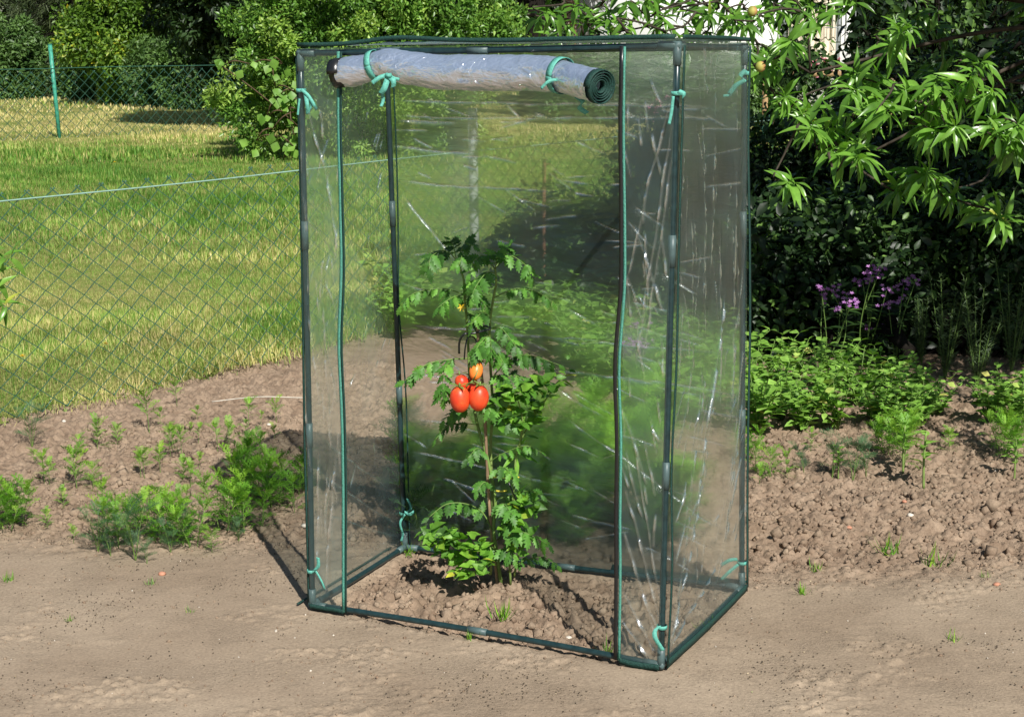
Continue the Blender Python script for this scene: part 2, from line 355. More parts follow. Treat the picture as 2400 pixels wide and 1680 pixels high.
def filmmat(name, t, rfr, ior, rrough, haze, gloss=.16, stretch=(1, 1, .35), bump=.5):
    # thin crinkled clear plastic: see-through + slightly scattering refraction + fresnel gloss + milky haze on creases
    m, nt = mat(name); ln = nt.links.new
    tc = N(nt, 'ShaderNodeTexCoord'); mp = N(nt, 'ShaderNodeMapping'); mp.inputs['Scale'].default_value = stretch; ln(tc.outputs['Object'], mp.inputs[0])
    n1 = N(nt, 'ShaderNodeTexNoise', i_Scale=22.0, i_Detail=4.0, i_Roughness=.55, i_Distortion=1.2); ln(mp.outputs[0], n1.inputs['Vector'])
    n2 = N(nt, 'ShaderNodeTexNoise', i_Scale=5.0, i_Detail=3.0); ln(tc.outputs['Object'], n2.inputs['Vector'])
    bp = N(nt, 'ShaderNodeBump', i_Strength=bump, i_Distance=.012); ln(n1.outputs[0], bp.inputs['Height'])
    cr = N(nt, 'ShaderNodeAttribute', attribute_name='tint')
    tr = N(nt, 'ShaderNodeBsdfTransparent'); tr.inputs[0].default_value = (.95, .985, .97, 1)
    rf = N(nt, 'ShaderNodeBsdfRefraction', i_IOR=ior, i_Roughness=rrough); rf.inputs[0].default_value = (.95, .985, .97, 1); ln(bp.outputs[0], rf.inputs['Normal'])
    gl = N(nt, 'ShaderNodeBsdfGlossy', i_Roughness=.27); gl.inputs[0].default_value = (1, 1, 1, 1); ln(bp.outputs[0], gl.inputs['Normal'])
    df = N(nt, 'ShaderNodeBsdfDiffuse'); df.inputs[0].default_value = (.52, .8, .8, 1)
    tl = N(nt, 'ShaderNodeBsdfTranslucent'); tl.inputs[0].default_value = (.52, .8, .78, 1)
    hz = N(nt, 'ShaderNodeMixShader', i_0=.5); ln(df.outputs[0], hz.inputs[1]); ln(tl.outputs[0], hz.inputs[2])
    s1 = N(nt, 'ShaderNodeMixShader', i_0=rfr/(t+rfr)); ln(tr.outputs[0], s1.inputs[1]); ln(rf.outputs[0], s1.inputs[2])
    hf = N(nt, 'ShaderNodeMapRange', i_1=.35, i_2=.75, i_3=haze*.5, i_4=haze*1.6); ln(n2.outputs[0], hf.inputs[0])
    ha = N(nt, 'ShaderNodeMath', operation='MULTIPLY_ADD', i_1=.15); ln(cr.outputs['Fac'], ha.inputs[0]); ln(hf.outputs[0], ha.inputs[2])
    s2 = N(nt, 'ShaderNodeMixShader'); ln(ha.outputs[0], s2.inputs[0]); ln(s1.outputs[0], s2.inputs[1]); ln(hz.outputs[0], s2.inputs[2])
    lw = N(nt, 'ShaderNodeLayerWeight', i_Blend=.5)
    pw = N(nt, 'ShaderNodeMath', operation='POWER', i_1=4.0); ln(lw.outputs['Facing'], pw.inputs[0])
    ga = N(nt, 'ShaderNodeMath', operation='MULTIPLY_ADD', i_1=.42, i_2=gloss); ln(pw.outputs[0], ga.inputs[0])
    gb = N(nt, 'ShaderNodeMath', operation='MULTIPLY_ADD', i_1=.6); ln(cr.outputs['Fac'], gb.inputs[0]); ln(ga.outputs[0], gb.inputs[2])
    gc = N(nt, 'ShaderNodeMath', operation='MINIMUM', i_1=.8); ln(gb.outputs[0], gc.inputs[0])
    s3 = N(nt, 'ShaderNodeMixShader'); ln(gc.outputs[0], s3.inputs[0]); ln(s2.outputs[0], s3.inputs[1]); ln(gl.outputs[0], s3.inputs[2])
    o = N(nt, 'ShaderNodeOutputMaterial'); ln(s3.outputs[0], o.inputs[0]); return m
M['film'] = filmmat('clear_film', .72, .22, 1.035, .5, .055, gloss=.03)
M['filmback'] = filmmat('clear_film_back', .40, .57, 1.05, .6, .04, gloss=.03, stretch=(.5, .5, 1.5))
def rollmat():
    m, nt = mat('rolled_clear_film'); ln = nt.links.new
    tc = N(nt, 'ShaderNodeTexCoord'); mp = N(nt, 'ShaderNodeMapping'); mp.inputs['Scale'].default_value = (.45, 1, 1); ln(tc.outputs['Object'], mp.inputs[0])
    n1 = N(nt, 'ShaderNodeTexNoise', i_Scale=40.0, i_Detail=4.0, i_Distortion=2.2); ln(mp.outputs[0], n1.inputs['Vector'])
    bp = N(nt, 'ShaderNodeBump', i_Strength=.4, i_Distance=.012); ln(n1.outputs[0], bp.inputs['Height'])
    gl = N(nt, 'ShaderNodeBsdfGlossy', i_Roughness=.36); gl.inputs[0].default_value = (.93, .98, 1, 1); ln(bp.outputs[0], gl.inputs['Normal'])
    df = N(nt, 'ShaderNodeBsdfDiffuse'); df.inputs[0].default_value = (.46, .57, .76, 1); ln(bp.outputs[0], df.inputs['Normal'])
    tl = N(nt, 'ShaderNodeBsdfTransparent'); tl.inputs[0].default_value = (.7, .8, .8, 1)
    a = N(nt, 'ShaderNodeMixShader', i_0=.22); ln(df.outputs[0], a.inputs[1]); ln(tl.outputs[0], a.inputs[2])
    n3 = N(nt, 'ShaderNodeTexNoise', i_Scale=20.0, i_Detail=3.0, i_Distortion=1.0); ln(mp.outputs[0], n3.inputs['Vector'])
    b3 = N(nt, 'ShaderNodeBump', i_Strength=1.0, i_Distance=.03); ln(n3.outputs[0], b3.inputs['Height'])
    g2 = N(nt, 'ShaderNodeBsdfGlossy', i_Roughness=.12); g2.inputs[0].default_value = (.97, .98, 1, 1); ln(b3.outputs[0], g2.inputs['Normal'])
    gm = N(nt, 'ShaderNodeMixShader', i_0=.6); ln(gl.outputs[0], gm.inputs[1]); ln(g2.outputs[0], gm.inputs[2])
    b = N(nt, 'ShaderNodeMixShader', i_0=.66); ln(a.outputs[0], b.inputs[1]); ln(gm.outputs[0], b.inputs[2])
    o = N(nt, 'ShaderNodeOutputMaterial'); ln(b.outputs[0], o.inputs[0]); return m
M['roll'] = rollmat()
def tommat():
    m, nt = mat('tomato_skin'); ln = nt.links.new
    tc = N(nt, 'ShaderNodeTexCoord'); nz = N(nt, 'ShaderNodeTexNoise', i_Scale=22.0, i_Detail=2.0); ln(tc.outputs['Object'], nz.inputs['Vector'])
    r = ramp(nt, [(.3, (.66, .04, .014)), (.55, (.74, .085, .022)), (.75, (.8, .2, .05))], nz.outputs[0])
    pb = N(nt, 'ShaderNodeBsdfPrincipled', i_Roughness=.42); ln(r.outputs[0], pb.inputs['Base Color'])
    pb.inputs['Subsurface Weight'].default_value = .25; pb.inputs['Subsurface Scale'].default_value = .01; pb.inputs['Subsurface Radius'].default_value = (1, .3, .1)
    o = N(nt, 'ShaderNodeOutputMaterial'); ln(pb.outputs[0], o.inputs[0]); return m
M['tomato'] = tommat()
M['unripe'] = plain('ripening_tomato_skin', (.76, .2, .03), .4, .5, .25, 16, 0)
M['peachfruit'] = leafmat('peach_skin', [(0, (.25, .29, .05)), (.55, (.36, .32, .08)), (1, (.45, .17, .09))], .6, 0, noise=18)

# ------------------------------------------------------------------ setting: ground, lawn
FA, FB = G(0, 1000)[:2], G(700, 832)[:2]              # fence line on the ground
FD = (FB-FA)/np.linalg.norm(FB-FA); FN = np.array([-FD[1], FD[0]])     # FN points to the lawn side
def fdist(x, y): return (x-FA[0])*FN[0]+(y-FA[1])*FN[1]
FLb, FRb, RLb, RRb = G(733, 1429), G(1549, 1572), G(949, 1293), G(1738, 1389)
def in_house(x, y, m=.0):
    q = [FLb, FRb, RRb, RLb]; r = np.ones_like(x)
    for i in range(4):
        a, b = q[i], q[(i+1) % 4]; e = nrm((b-a)[:2]); d = -(x-a[0])*e[1]+(y-a[1])*e[0]
        r = r*sstep(-m-.03, -m+.05, d)
    return r
def dug_mask(x, y):
    left = sstep(4.55, 4.95, y+.25*fbm(x*1.5, y*1.5, 3, 3)+.12*(x+1)) * (x < .3)
    right = sstep(4.25, 4.6, y+.3*fbm(x*1.5, y*1.5, 3, 5)-.25*np.maximum(x-1.0, 0)) * (x >= .3)
    return np.maximum(np.maximum(left, right), in_house(x, y))
def zground(x, y):
    x = np.asarray(x, float); y = np.asarray(y, float)
    d = dug_mask(x, y)
    near = sstep(9, 7, y)*sstep(3.6, 2.8, np.abs(x))
    z = .012*fbm(x*.9, y*.9, 3, 1)
    clod = np.maximum(fbm(x*14, y*14, 4, 8), -.05)
    z = z + near*d*(.07*np.abs(fbm(x*15, y*15, 3, 8)) + .075*np.abs(fbm(x*41, y*41, 2, 18)) - .025 + .03*fbm(x*4, y*4, 3, 2))
    pit = sstep(.02, .2, fbm(x*4.5, y*5.5, 4, 12))
    z = z + near*(1-d)*(.0015*fbm(x*40, y*40, 3, 4) + pit*.04*(np.abs(fbm(x*36, y*36, 3, 6))-.06) + .006*np.abs(fbm(x*24, y*24, 2, 31))*sstep(-.1, .1, fbm(x*2, y*2, 2, 33)))
    return z
dense = lambda a, b, s: np.arange(a, b, s)
xs = np.concatenate([-np.geomspace(400, 3.2, 40), dense(-3.1, 3.1, .0075), np.geomspace(3.2, 400, 40)])
ys = np.concatenate([[-60, -30, -12, -4, 0, 1.5], dense(2.3, 7.6, .0075), np.geomspace(7.7, 600, 60)])
X, Y = np.meshgrid(xs, ys); Z = zground(X, Y)
nx, ny = len(xs), len(ys)
idx = np.arange(nx*ny).reshape(ny, nx)
Fq = np.stack([idx[:-1, :-1], idx[:-1, 1:], idx[1:, 1:], idx[1:, :-1]], -1).reshape(-1, 4)
ground = Geo().add(np.stack([X, Y, Z], -1).reshape(-1, 3), Fq, (dug_mask(X, Y)*.85).ravel()).build('ground', M['soil'])
tag(ground, 'bare dry brown garden soil, trodden smooth in front and crumbly in the bed', 'soil', kind='structure')
# lawn sheet beyond the fence line (wavy edge)
t = np.arange(-12, 40, .1); v = np.concatenate([[0, .05, .1], np.geomspace(.15, 400, 60)])
TT, VV = np.meshgrid(t, v); edge = .14*fbm(TT*2, TT*0, 3, 9)-.05
LX = FA[0]+FD[0]*TT*1.0+FN[0]*(VV+edge*(VV < .1)); LY = FA[1]+FD[1]*TT+FN[1]*(VV+edge*(VV < .1))
LZ = -.03+.05*sstep(-.01, .25, VV)+.03*fbm(LX*.5, LY*.5, 2, 2)*sstep(0, 3, VV)
n2, m2 = TT.shape[1], TT.shape[0]; idl = np.arange(n2*m2).reshape(m2, n2)
FL_ = np.stack([idl[:-1, :-1], idl[:-1, 1:], idl[1:, 1:], idl[1:, :-1]], -1).reshape(-1, 4)
lawn = Geo().add(np.stack([LX, LY, LZ], -1).reshape(-1, 3), FL_).build('lawn', M['lawn'])
tag(lawn, 'sunlit patchy green and straw coloured lawn beyond the wire fence', 'lawn', kind='structure')

# grass blades, denser and finer near the camera
def blade_t(w=.05):
    return (np.array([(-w, 0, 0), (w, 0, 0), (w*.7, .55, .03), (-w*.7, .55, .03), (0, 1, -.1)]), [np.array([(0, 1, 2, 3)]), np.array([(3, 2, 4)])])
def grass_region(g, n, y0, y1, h, w, lo=-.345, hi=.45):
    y = np.sqrt(rng.uniform(y0**2, y1**2, n)); x = y*rng.uniform(lo, hi, n)
    k = fdist(x, y) > -.03+.25*fbm(x*4, y*4, 3, 3)+.05*rng.normal(0, 1, n); x, y = x[k], y[k]; n = len(x)
    dry = fbm(x*.45, y*.3, 3, 20)*.55+fbm(x*2.2, y*1.6, 3, 25)*.7
    tall = np.clip(1+2.2*fbm(x*.8, y*.6, 3, 30), .5, 2)
    dist = fdist(x, y)
    strip = sstep(.4, .05, dist)
    tint = np.clip(.44+dry+rng.normal(0, .24, n)+.3*strip*(rng.random(n) < .6)+.45*sstep(22, 28, y)-.2*sstep(10, 14, y)*sstep(24, 20, y), 0, 1)
    hh = h*rng.uniform(.5, 1.2, n)*tall*(1+.9*strip*rng.random(n)**2)*(1-.35*sstep(22, 30, y))
    a = rng.uniform(0, 2*math.pi, n); ln = rng.uniform(.2, 1.1, n)
    D = np.stack([np.cos(a)*ln, np.sin(a)*ln, np.ones(n)], 1); Nn = np.stack([np.cos(a), np.sin(a), rng.uniform(-.2, .4, n)], 1)
    g.scatter(blade_t(w), np.stack([x, y, np.full(n, .015)], 1), D, Nn, hh, tint)
g = Geo()
grass_region(g, 300000, 6.0, 11, .038, .042)
grass_region(g, 190000, 11, 20, .055, .06)
grass_region(g, 130000, 20, 34, .075, .1)
grass_region(g, 45000, 34, 60, .12, .2)
for n_, a_, b_, h_, w_ in ((90000, 5, 14, .045, .05), (70000, 14, 30, .07, .09), (30000, 30, 60, .12, .2)): grass_region(g, n_, a_, b_, h_, w_, -.75, -.345)
tag(g.build('grass', M['grass']), 'short patchy lawn grass with dry straw coloured blades', 'grass', kind='stuff')

# small yellow flowers in the lawn
for i, (px, py, lab) in enumerate([(55, 868, 'yellow dandelion low at the left edge of the lawn, near the fence foot'), (250, 838, 'yellow dandelion in the lawn behind the middle of the wire fence'), (558, 418, 'yellow dandelion in the lawn just under the fence top wire'), (270, 394, 'yellow dandelion far back in the lawn above the fence wire')]):
    p = G(px, py); s = .014 if p[1] < 12 else .022
    e = empty('dandelion', (p[0], p[1], .02), lab, 'flower', 'dandelions in the lawn')
    q = Geo(); a = np.linspace(0, 2*math.pi, 15)[:-1]
    q.scatter(leaf_t(.4, 2), np.zeros((14, 3))+[0, 0, .05], np.stack([np.cos(a), np.sin(a), .25+0*a], 1), np.array([0, 0, 1.]), s, .5)
    q.scatter(leaf_t(.4, 2), np.zeros((14, 3))+[0, 0, .052], np.stack([np.cos(a+.2), np.sin(a+.2), .8+0*a], 1), np.array([0, 0, 1.]), s*.8, .9)
    q.build('flower_head', M['yellow'], e)
    Geo().tube([[0, 0, -.01], [.002, 0, .05]], .0015, 5).build('stem', M['stemg'], e)

# ------------------------------------------------------------------ greenhouse
FLt = P(704, 125, FLb[1]-.01); FRt = P(1588, 107, FRb[1]); RLt = P(905, 119, RLb[1]); RRt = P(1745, 111, RRb[1])
def rz0(p): return np.array([p[0], p[1], .016])
FLb, FRb, RLb, RRb = map(rz0, (FLb, FRb, RLb, RRb))
C0 = (FLb+FRb+RLb+RRb)/4; C0[2] = 0
gh = empty('greenhouse', tuple(C0), 'small clear plastic tomato greenhouse on a dark green tube frame with its door rolled up', 'greenhouse')
LC = lambda v: local(v, C0)
def gpart(g, name, m, parent=None):
    for i in range(len(g.V)): g.V[i] = g.V[i]-(C0 if parent is None or parent == gh else C0)
    return g.build(name, m, parent or gh)
out = lambda p: nrm(np.array([p[0]-C0[0], p[1]-C0[1], 0]))
def bow(a, b, amt, n=14):
    tt = np.linspace(0, 1, n)[:, None]; return a+(b-a)*tt+np.array(amt)*np.sin(tt*math.pi)
posts = {'FL': (FLb, FLt), 'FR': (FRb, FRt), 'RL': (RLb, RLt), 'RR': (RRb, RRt)}
lines = {k: bow(a, b, (rng.uniform(-.003, .003), 0, 0)) for k, (a, b) in posts.items()}
for k, l in lines.items():
    g = Geo(); g.tube(l, .0078, 12); gpart(g, 'pole', M['pole'])
    for f0, f1 in ((.30, .345), (.66, .71)):
        i0, i1 = (l[0]+(l[-1]-l[0])*f for f in (f0, f1)); mid = np.array([np.interp((f0+f1)/2, np.linspace(0, 1, 14), l[:, c]) for c in range(3)])-(i0+i1)/2
        g = Geo(); g.tube([i0+mid, (i0+i1)/2+mid, i1+mid], .0094, 12); gpart(g, 'coupling', M['joint'])
bars = {}
for a, b, lo in (('FL', 'FR', 0), ('RL', 'RR', 0), ('FL', 'RL', 0), ('FR', 'RR', 0), ('FL', 'FR', 1), ('RL', 'RR', 1), ('FL', 'RL', 1), ('FR', 'RR', 1)):
    p, q = posts[a][lo], posts[b][lo]
    sag = (0, 0, .006) if (lo == 0 and a+b == 'FLFR') else (0, 0, -.002)
    l = bow(p, q, sag); bars[(a+b, lo)] = l
    g = Geo(); g.tube(l, .0078, 12); gpart(g, 'crossbar', M['pole'])
    if a[0] == b[0]:
        g = Geo(); m_ = l[6:8]; d = nrm(m_[1]-m_[0])*.028; c = (m_[0]+m_[1])/2+(np.array([0, 0, 0]))
        g.tube([c-d, c, c+d], .0094, 12); gpart(g, 'coupling', M['joint'])
for k, (b, tpt) in posts.items():
    for end, other in ((b, tpt), (tpt, b)):
        g = Geo(); lo = 0 if end is b else 1
        dirs = [nrm(other-end)]
        for kk in posts:
            if kk != k and (kk[0] == k[0] or kk[1] == k[1]): dirs.append(nrm(posts[kk][lo]-end))
        for d in dirs: g.tube([end-d*.008, end+d*.02, end+d*.045], .0098, 12)
        gpart(g, 'corner_joint', M['joint'])

# --- film panels
def film(name, BL, BR, TL, TR, off, m, creases, seed, amp=.006, res=.0022, wrinkle=(1, 1), fine=.0012, pleat=0):
    Lh = np.linalg.norm(BR-BL); Lv = np.linalg.norm(TL-BL); nu = max(12, int(Lh/res)); nv = max(12, int(Lv/res))
    u, v = np.meshgrid(np.linspace(0, 1, nu), np.linspace(0, 1, nv))
    Pn = ((BL*(1-u[..., None])+BR*u[..., None])*(1-v[..., None])+(TL*(1-u[..., None])+TR*u[..., None])*v[..., None])
    nn = nrm(np.cross(BR-BL, TL-BL))
    if np.dot(nn, off) < 0: nn = -nn
    x = u*Lh; y = v*Lv
    edge = np.minimum(np.minimum(sstep(0, .04, x), sstep(0, .04, Lh-x)), np.minimum(sstep(0, .05, y), sstep(0, .05, Lv-y)))
    h = amp*edge*fbm(x*5*wrinkle[0], y*5*wrinkle[1], 3, seed)*2
    h += fine*edge*fbm(x*26*wrinkle[0], y*26*wrinkle[1], 3, seed+2)*2
    c = np.zeros_like(x)
    wx = .02*fbm(x*7, y*7, 3, seed+5)
    for (u0, v0, u1, v1, wd, ht) in creases:
        ax, ay, bx, by = u0*Lh, v0*Lv, u1*Lh, v1*Lv; dx, dy = bx-ax, by-ay; ll = math.hypot(dx, dy)
        tt = ((x-ax)*dx+(y-ay)*dy)/ll**2; dd = (-(x-ax)*dy+(y-ay)*dx)/ll+wx
        fade = sstep(-.02, .15, tt)*sstep(1.02, .8, tt)*(.3+.7*sstep(.3, .75, vn(tt*ll*38+seed*u0, tt*0+seed, seed)))
        wd = wd*1.0; k = np.exp(-(dd/wd)**2)*fade
        h += k*ht*2.6; c = np.maximum(c, k)
    V = Pn+nn*(h[..., None]+np.linalg.norm(off))
    ix = np.arange(nu*nv).reshape(nv, nu)
    F = np.stack([ix[:-1, :-1], ix[:-1, 1:], ix[1:, 1:], ix[1:, :-1]], -1).reshape(-1, 4)
    g = Geo().add(V.reshape(-1, 3), F, np.clip(c, 0, 1).ravel()); return gpart(g, name, m)
def mixp(a, b, t): return a+(b-a)*t
front_o = nrm(np.cross(np.array([0, 0, 1.]), FRb-FLb)); front_o = front_o if front_o[1] < 0 else -front_o
back_o = -front_o
right_o = nrm(np.cross(RRb-FRb, np.array([0, 0, 1.]))); right_o = right_o if right_o[0] > 0 else -right_o
left_o = -right_o
OFF = .0105
def seg_on(line_b, line_t, tb, tt): return mixp(line_b[0], line_b[-1], tb), mixp(line_t[0], line_t[-1], tt)
uL0 = (800-733)/(1549-733)*1.3; uL1 = (795-704)/(1588-704)*1.17
uR0 = 1-(1549-1446)/(1549-733)*.82; uR1 = 1-(1588-1456)/(1588-704)*.80
fb, ft = bars[('FLFR', 0)], bars[('FLFR', 1)]
L_b, L_t = seg_on(fb, ft, uL0, uL1); Rb_, Rt_ = seg_on(fb, ft, uR0, uR1)
up = np.array([0, 0, .012])
def rc(n, box, wd, ht, ang, ln, seed):
    r = np.random.default_rng(seed); o = []
    for i in range(n):
        u = r.uniform(box[0], box[1]); v = r.uniform(box[2], box[3]); a = R_(ang+r.normal(0, 14)); l = ln*r.uniform(.5, 1.4)
        o.append((u, v, u+math.cos(a)*l*box[4], v+math.sin(a)*l, wd*r.uniform(.6, 1.3), ht*r.uniform(.5, 1.2)))
    return o
A4 = 1.0
film('film_panel', FLb, L_b, FLt+up, L_t+up, front_o*OFF, M['film'],
     [(.15, .93, .95, .66, .0022, .0028), (.1, .55, .35, .42, .002, .0025), (.5, .56, .62, .40, .002, .0025), (.35, .3, .2, .05, .003, .003), (.8, .3, .45, .02, .003, .003)]+rc(40, (0, 1, .05, .9, 8), .0018, .0022, 95, .06, 3), 11, .007, .0026, (1.5, .7))
film('film_panel', Rb_, FRb, Rt_+up, FRt+up, front_o*OFF, M['film'],
     [(.97, .93, .02, .62, .002, .0025), (.97, .88, .3, .5, .002, .0025), (1.0, .84, .45, .5, .0018, .002), (.2, .72, .9, .58, .002, .0025), (.0, .42, .6, .3, .0025, .003), (.05, .36, .5, .24, .002, .003),
      (0, .22, .95, .03, .0028, .0035), (.05, .3, .98, .06, .0025, .003), (0, .12, .9, .015, .003, .004), (.25, .38, 1, .08, .002, .0025), (0, .07, .7, .01, .003, .004)]+rc(36, (0, 1, .05, .9, 8), .0018, .0022, 110, .06, 4), 17, .007, .0026, (1.2, .7))
film('film_panel', FRb, RRb, FRt+up, RRt+up, right_o*OFF, M['film'],
     [(.7, .60, .30, .22, .0025, .0035), (.55, .4, .25, .17, .002, .003), (.6, .72, .62, .35, .002, .002), (.82, .8, .8, .3, .0018, .002), (.35, .8, .4, .5, .0016, .002), (.5, .95, .45, .6, .0016, .002), (.9, .55, .75, .35, .0016, .002), (.2, .75, .25, .45, .0016, .002),
      (.98, .4, .65, .1, .0018, .0022), (.98, .3, .6, .05, .0018, .0022), (.98, .5, .75, .2, .0016, .002), (.02, .02, .5, .3, .0022, .003), (.02, .02, .8, .12, .0025, .003), (.05, .01, .35, .4, .002, .0025)]+rc(34, (0, 1, .35, .95, 3), .0014, .0018, 92, .14, 5)+rc(36, (0, 1, .05, .4, 3), .0018, .0022, 65, .08, 6), 23, .009, .0028, (1.4, .6))
film('film_panel', FLb, RLb, FLt+up, RLt+up, left_o*OFF, M['film'],
     [(.0, .72, .5, .6, .002, .003), (.1, .25, .95, .05, .003, .004), (.1, .32, .9, .13, .003, .004), (.2, .15, .98, .02, .003, .003), (.2, .5, .4, .3, .002, .002)]+rc(60, (0, 1, .35, .92, 3), .0018, .0024, 60, .035, 7)+rc(14, (0, 1, .05, .5, 3), .0018, .0024, 80, .06, 8), 29, .009, .0028, (1.3, .8))
film('film_panel', RLb, RRb, RLt+up, RRt+up, back_o*OFF, M['filmback'],
     [(.02, .72, .22, .56, .0028, .002), (.02, .86, .2, .86, .004, .005), (.0, .81, .25, .80, .004, .004), (.02, .74, .5, .73, .0025, .003), (.0, .9, .95, .885, .002, .003), (.0, .87, .9, .865, .002, .003), (.05, .46, .95, .44, .0022, .003), (.3, .395, .98, .37, .0025, .003), (.3, .42, .62, .3, .002, .004), (.5, .3, .9, .12, .002, .003), (.05, .27, .4, .24, .002, .004), (.02, .2, .5, .16, .002, .004)]+rc(75, (0, .9, .45, .92, 1.5), .002, .003, -8, .06, 9)+rc(60, (0, .9, .05, .45, 1.5), .002, .003, -15, .07, 10), 37, .011, .0032, (.55, 1.6), .002)
film('film_panel', FLt+up, FRt+up, RLt+up, RRt+up, np.array([0, 0, OFF*.4]), M['film'], rc(10, (0, 1, 0, 1, 1), .002, .002, 20, .3, 12), 41, .006, .004)

# --- bindings along the film edges
def binding(pts, wd, side, m='binding', th=.003):
    g = Geo(); g.ribbon(spline(pts, 30)+np.cumsum(rng.normal(0, .00025, (30, 3)), 0), wd, side, thick=th); return gpart(g, 'edge_binding', M[m])
fo = front_o*.014; ro = right_o*.014; ex = nrm(FRb-FLb); ey = nrm(RRb-FRb); ez = np.array([0, 0, 1.])
def jitter(a, b, n, amt, seed):
    r = np.random.default_rng(seed); p = a+(b-a)*np.linspace(0, 1, n)[:, None]; p[1:-1] += r.normal(0, amt, (n-2, 1))*ex; return p
zl = jitter(L_b, L_t, 9, .004, 1); zr = jitter(Rb_, Rt_, 9, .003, 2)
binding(zl+fo, .008, ex, 'tealedge'); binding(zl+fo*1.15+ex*.0085, .0075, ex+front_o*.6, 'binding')
binding(zr+fo, .007, ex, 'tealedge'); binding(zr+fo*1.15-ex*.009, .009, ex, 'black')
binding(jitter(FRb, FRt, 7, .002, 3)+ro+ex*.004, .008, ey); binding(jitter(RRb, RRt, 7, .002, 4)+ro+ey*.008, .012, ey)
binding(jitter(FLb, FLt, 7, .002, 5)-ex*.012, .006, ex); binding(jitter(RLb, RLt, 7, .003, 6)+ex*.018, .0035, ex)
tp = bow(FLt, FRt, (0, 0, 0), 8)+np.array([0, 0, .021]); tp[2, 2] += .012; tp[3, 2] += .004
binding(tp+fo, .011, ez); binding(np.array([FRt, mixp(FRt, RRt, .5), RRt])+[0, 0, .019]+ro, .010, ez)
binding(np.array([RLt, mixp(RLt, RRt, .5), RRt])+[0, 0, .019]-fo, .010, ez)
binding(np.array([FRb, mixp(FRb, RRb, .5)+[0, 0, -.004], RRb])+ro*1.2+[0, 0, .004], .02, ez)
binding(np.array([Rb_, mixp(Rb_, FRb, .5)-[0, 0, .004], FRb])+fo, .015, ez); binding(np.array([FLb, mixp(FLb, L_b, .5), L_b])+fo, .012, ez)
binding(np.array([FLb, mixp(FLb, RLb, .5), RLb])+left_o*.05+[0, 0, -.006], .006, left_o)
binding(np.array([mixp(RLb, RRb, .62), mixp(RLb, RRb, .8), RRb])+back_o*.035+[0, 0, .0], .022, back_o+ez)

# --- rolled-up door
Yr = lambda px: np.interp(px, [733, 1549], [FLb[1], FRb[1]])-.045
rc_px = [(800, 172), (850, 163), (905, 150), (960, 160), (1040, 170), (1150, 171), (1250, 172), (1310, 178), (1370, 194), (1402, 203)]
cpt = spline([P(a, b, Yr(a)-.07*max(0, min(1, (a-1290)/112))) for a, b in rc_px], 90)
s_ = np.linspace(0, 1, 90)
rad = np.interp(s_, [0, .06, .17, .26, .5, .75, .8, .93, 1], [.035, .0385, .0325, .0395, .0425, .0415, .0365, .038, .0395])
th = np.arange(48)/48*2*math.pi
tg = nrm(np.gradient(cpt, axis=0)); A = nrm(np.cross(tg, ez)); B = np.cross(A, tg)
rr = rad[:, None]*(1+.085*fbm(s_[:, None]*26+th[None]*.3, np.cos(th)[None]*1.5+np.sin(th)[None]*2.2+s_[:, None]*3, 3, 3)*2)
wr = .0018*fbm(s_[:, None]*60, np.sin(th)[None]*4+np.cos(th)[None]*2.3, 3, 13)*2
V = cpt[:, None]+(rr+wr)[..., None]*(np.cos(th)[None, :, None]*A[:, None]+np.sin(th)[None, :, None]*B[:, None])
i = np.arange(89)[:, None]*48; j = np.arange(48)[None]; k = (j+1) % 48
g = Geo().add(V.reshape(-1, 3), np.stack([i+j, i+k, i+48+k, i+48+j], -1).reshape(-1, 4))
roll = gpart(g, 'door_roll', M['roll'])
def spiral(c, ax, a, b, r0, r1, turns, ln):
    th = np.linspace(0, turns*2*math.pi, turns*28); r = np.linspace(r0, r1, len(th))*(1+.03*np.sin(th*1.7))
    return c+ax*np.linspace(0, -.006, len(th))[:, None]+(np.cos(th)*r)[:, None]*a+(np.sin(th)*r)[:, None]*b
ax = tg[-1]; g = Geo(); g.ribbon(spiral(cpt[-1]+ax*.006, ax, A[-1], B[-1], .0405, .012, 5, .03), .02, ax, thick=.0022); gpart(g, 'rolled_hem', M['binding'], roll)
ax = tg[0]; g = Geo(); g.ribbon(spiral(cpt[0]-ax*.004, -ax, A[0], B[0], .0375, .016, 4, .03), .03, ax, thick=.003); gpart(g, 'rolled_hem', M['black'], roll)
def loop_at(sv, extra, wd=.013):
    ii = int(sv*89); th = np.linspace(0, 2*math.pi, 40); r = rad[ii]+.003
    c = cpt[ii]; pts = c+(np.cos(th)*r)[:, None]*A[ii]+(np.sin(th)*(r+np.where(np.sin(th) > 0, extra, 0)))[:, None]*B[ii]
    g = Geo(); g.ribbon(pts, wd, tg[ii], thick=.0012); return g
g = loop_at(.172, .003, .017)
y_ = Yr(912)-.05
def rib(g, pl, wd=.012, Y=None, side=None, dz=0):
    pts = spline([P(a, b, (Y if Y is not None else Yr(a)-.05)+o) for a, b, o in pl], 18)
    g.ribbon(pts, wd, nrm(np.cross(nrm(pts[-1]-pts[0]), [0, -1, .15])) if side is None else side)
rib(g, [(908, 176, 0), (890, 182, -.01), (872, 195, -.008)], .010, y_); rib(g, [(910, 178, 0), (902, 205, -.012), (893, 220, -.006)], .014, y_)
rib(g, [(910, 178, 0), (922, 190, -.012), (922, 205, -.008)], .013, y_); rib(g, [(895, 215, 0), (898, 235, .004), (893, 250, 0)], .008, y_); rib(g, [(912, 178, 0), (924, 184, -.004), (936, 187, 0)], .008, y_)
g.tube([P(905, 176, y_-.004), P(911, 178, y_-.008), P(916, 177, y_-.004)], .006, 8)
gpart(g, 'tie_ribbon', M['teal'], roll)
g = loop_at(.79, .003, .019); y_ = Yr(1310)-.055
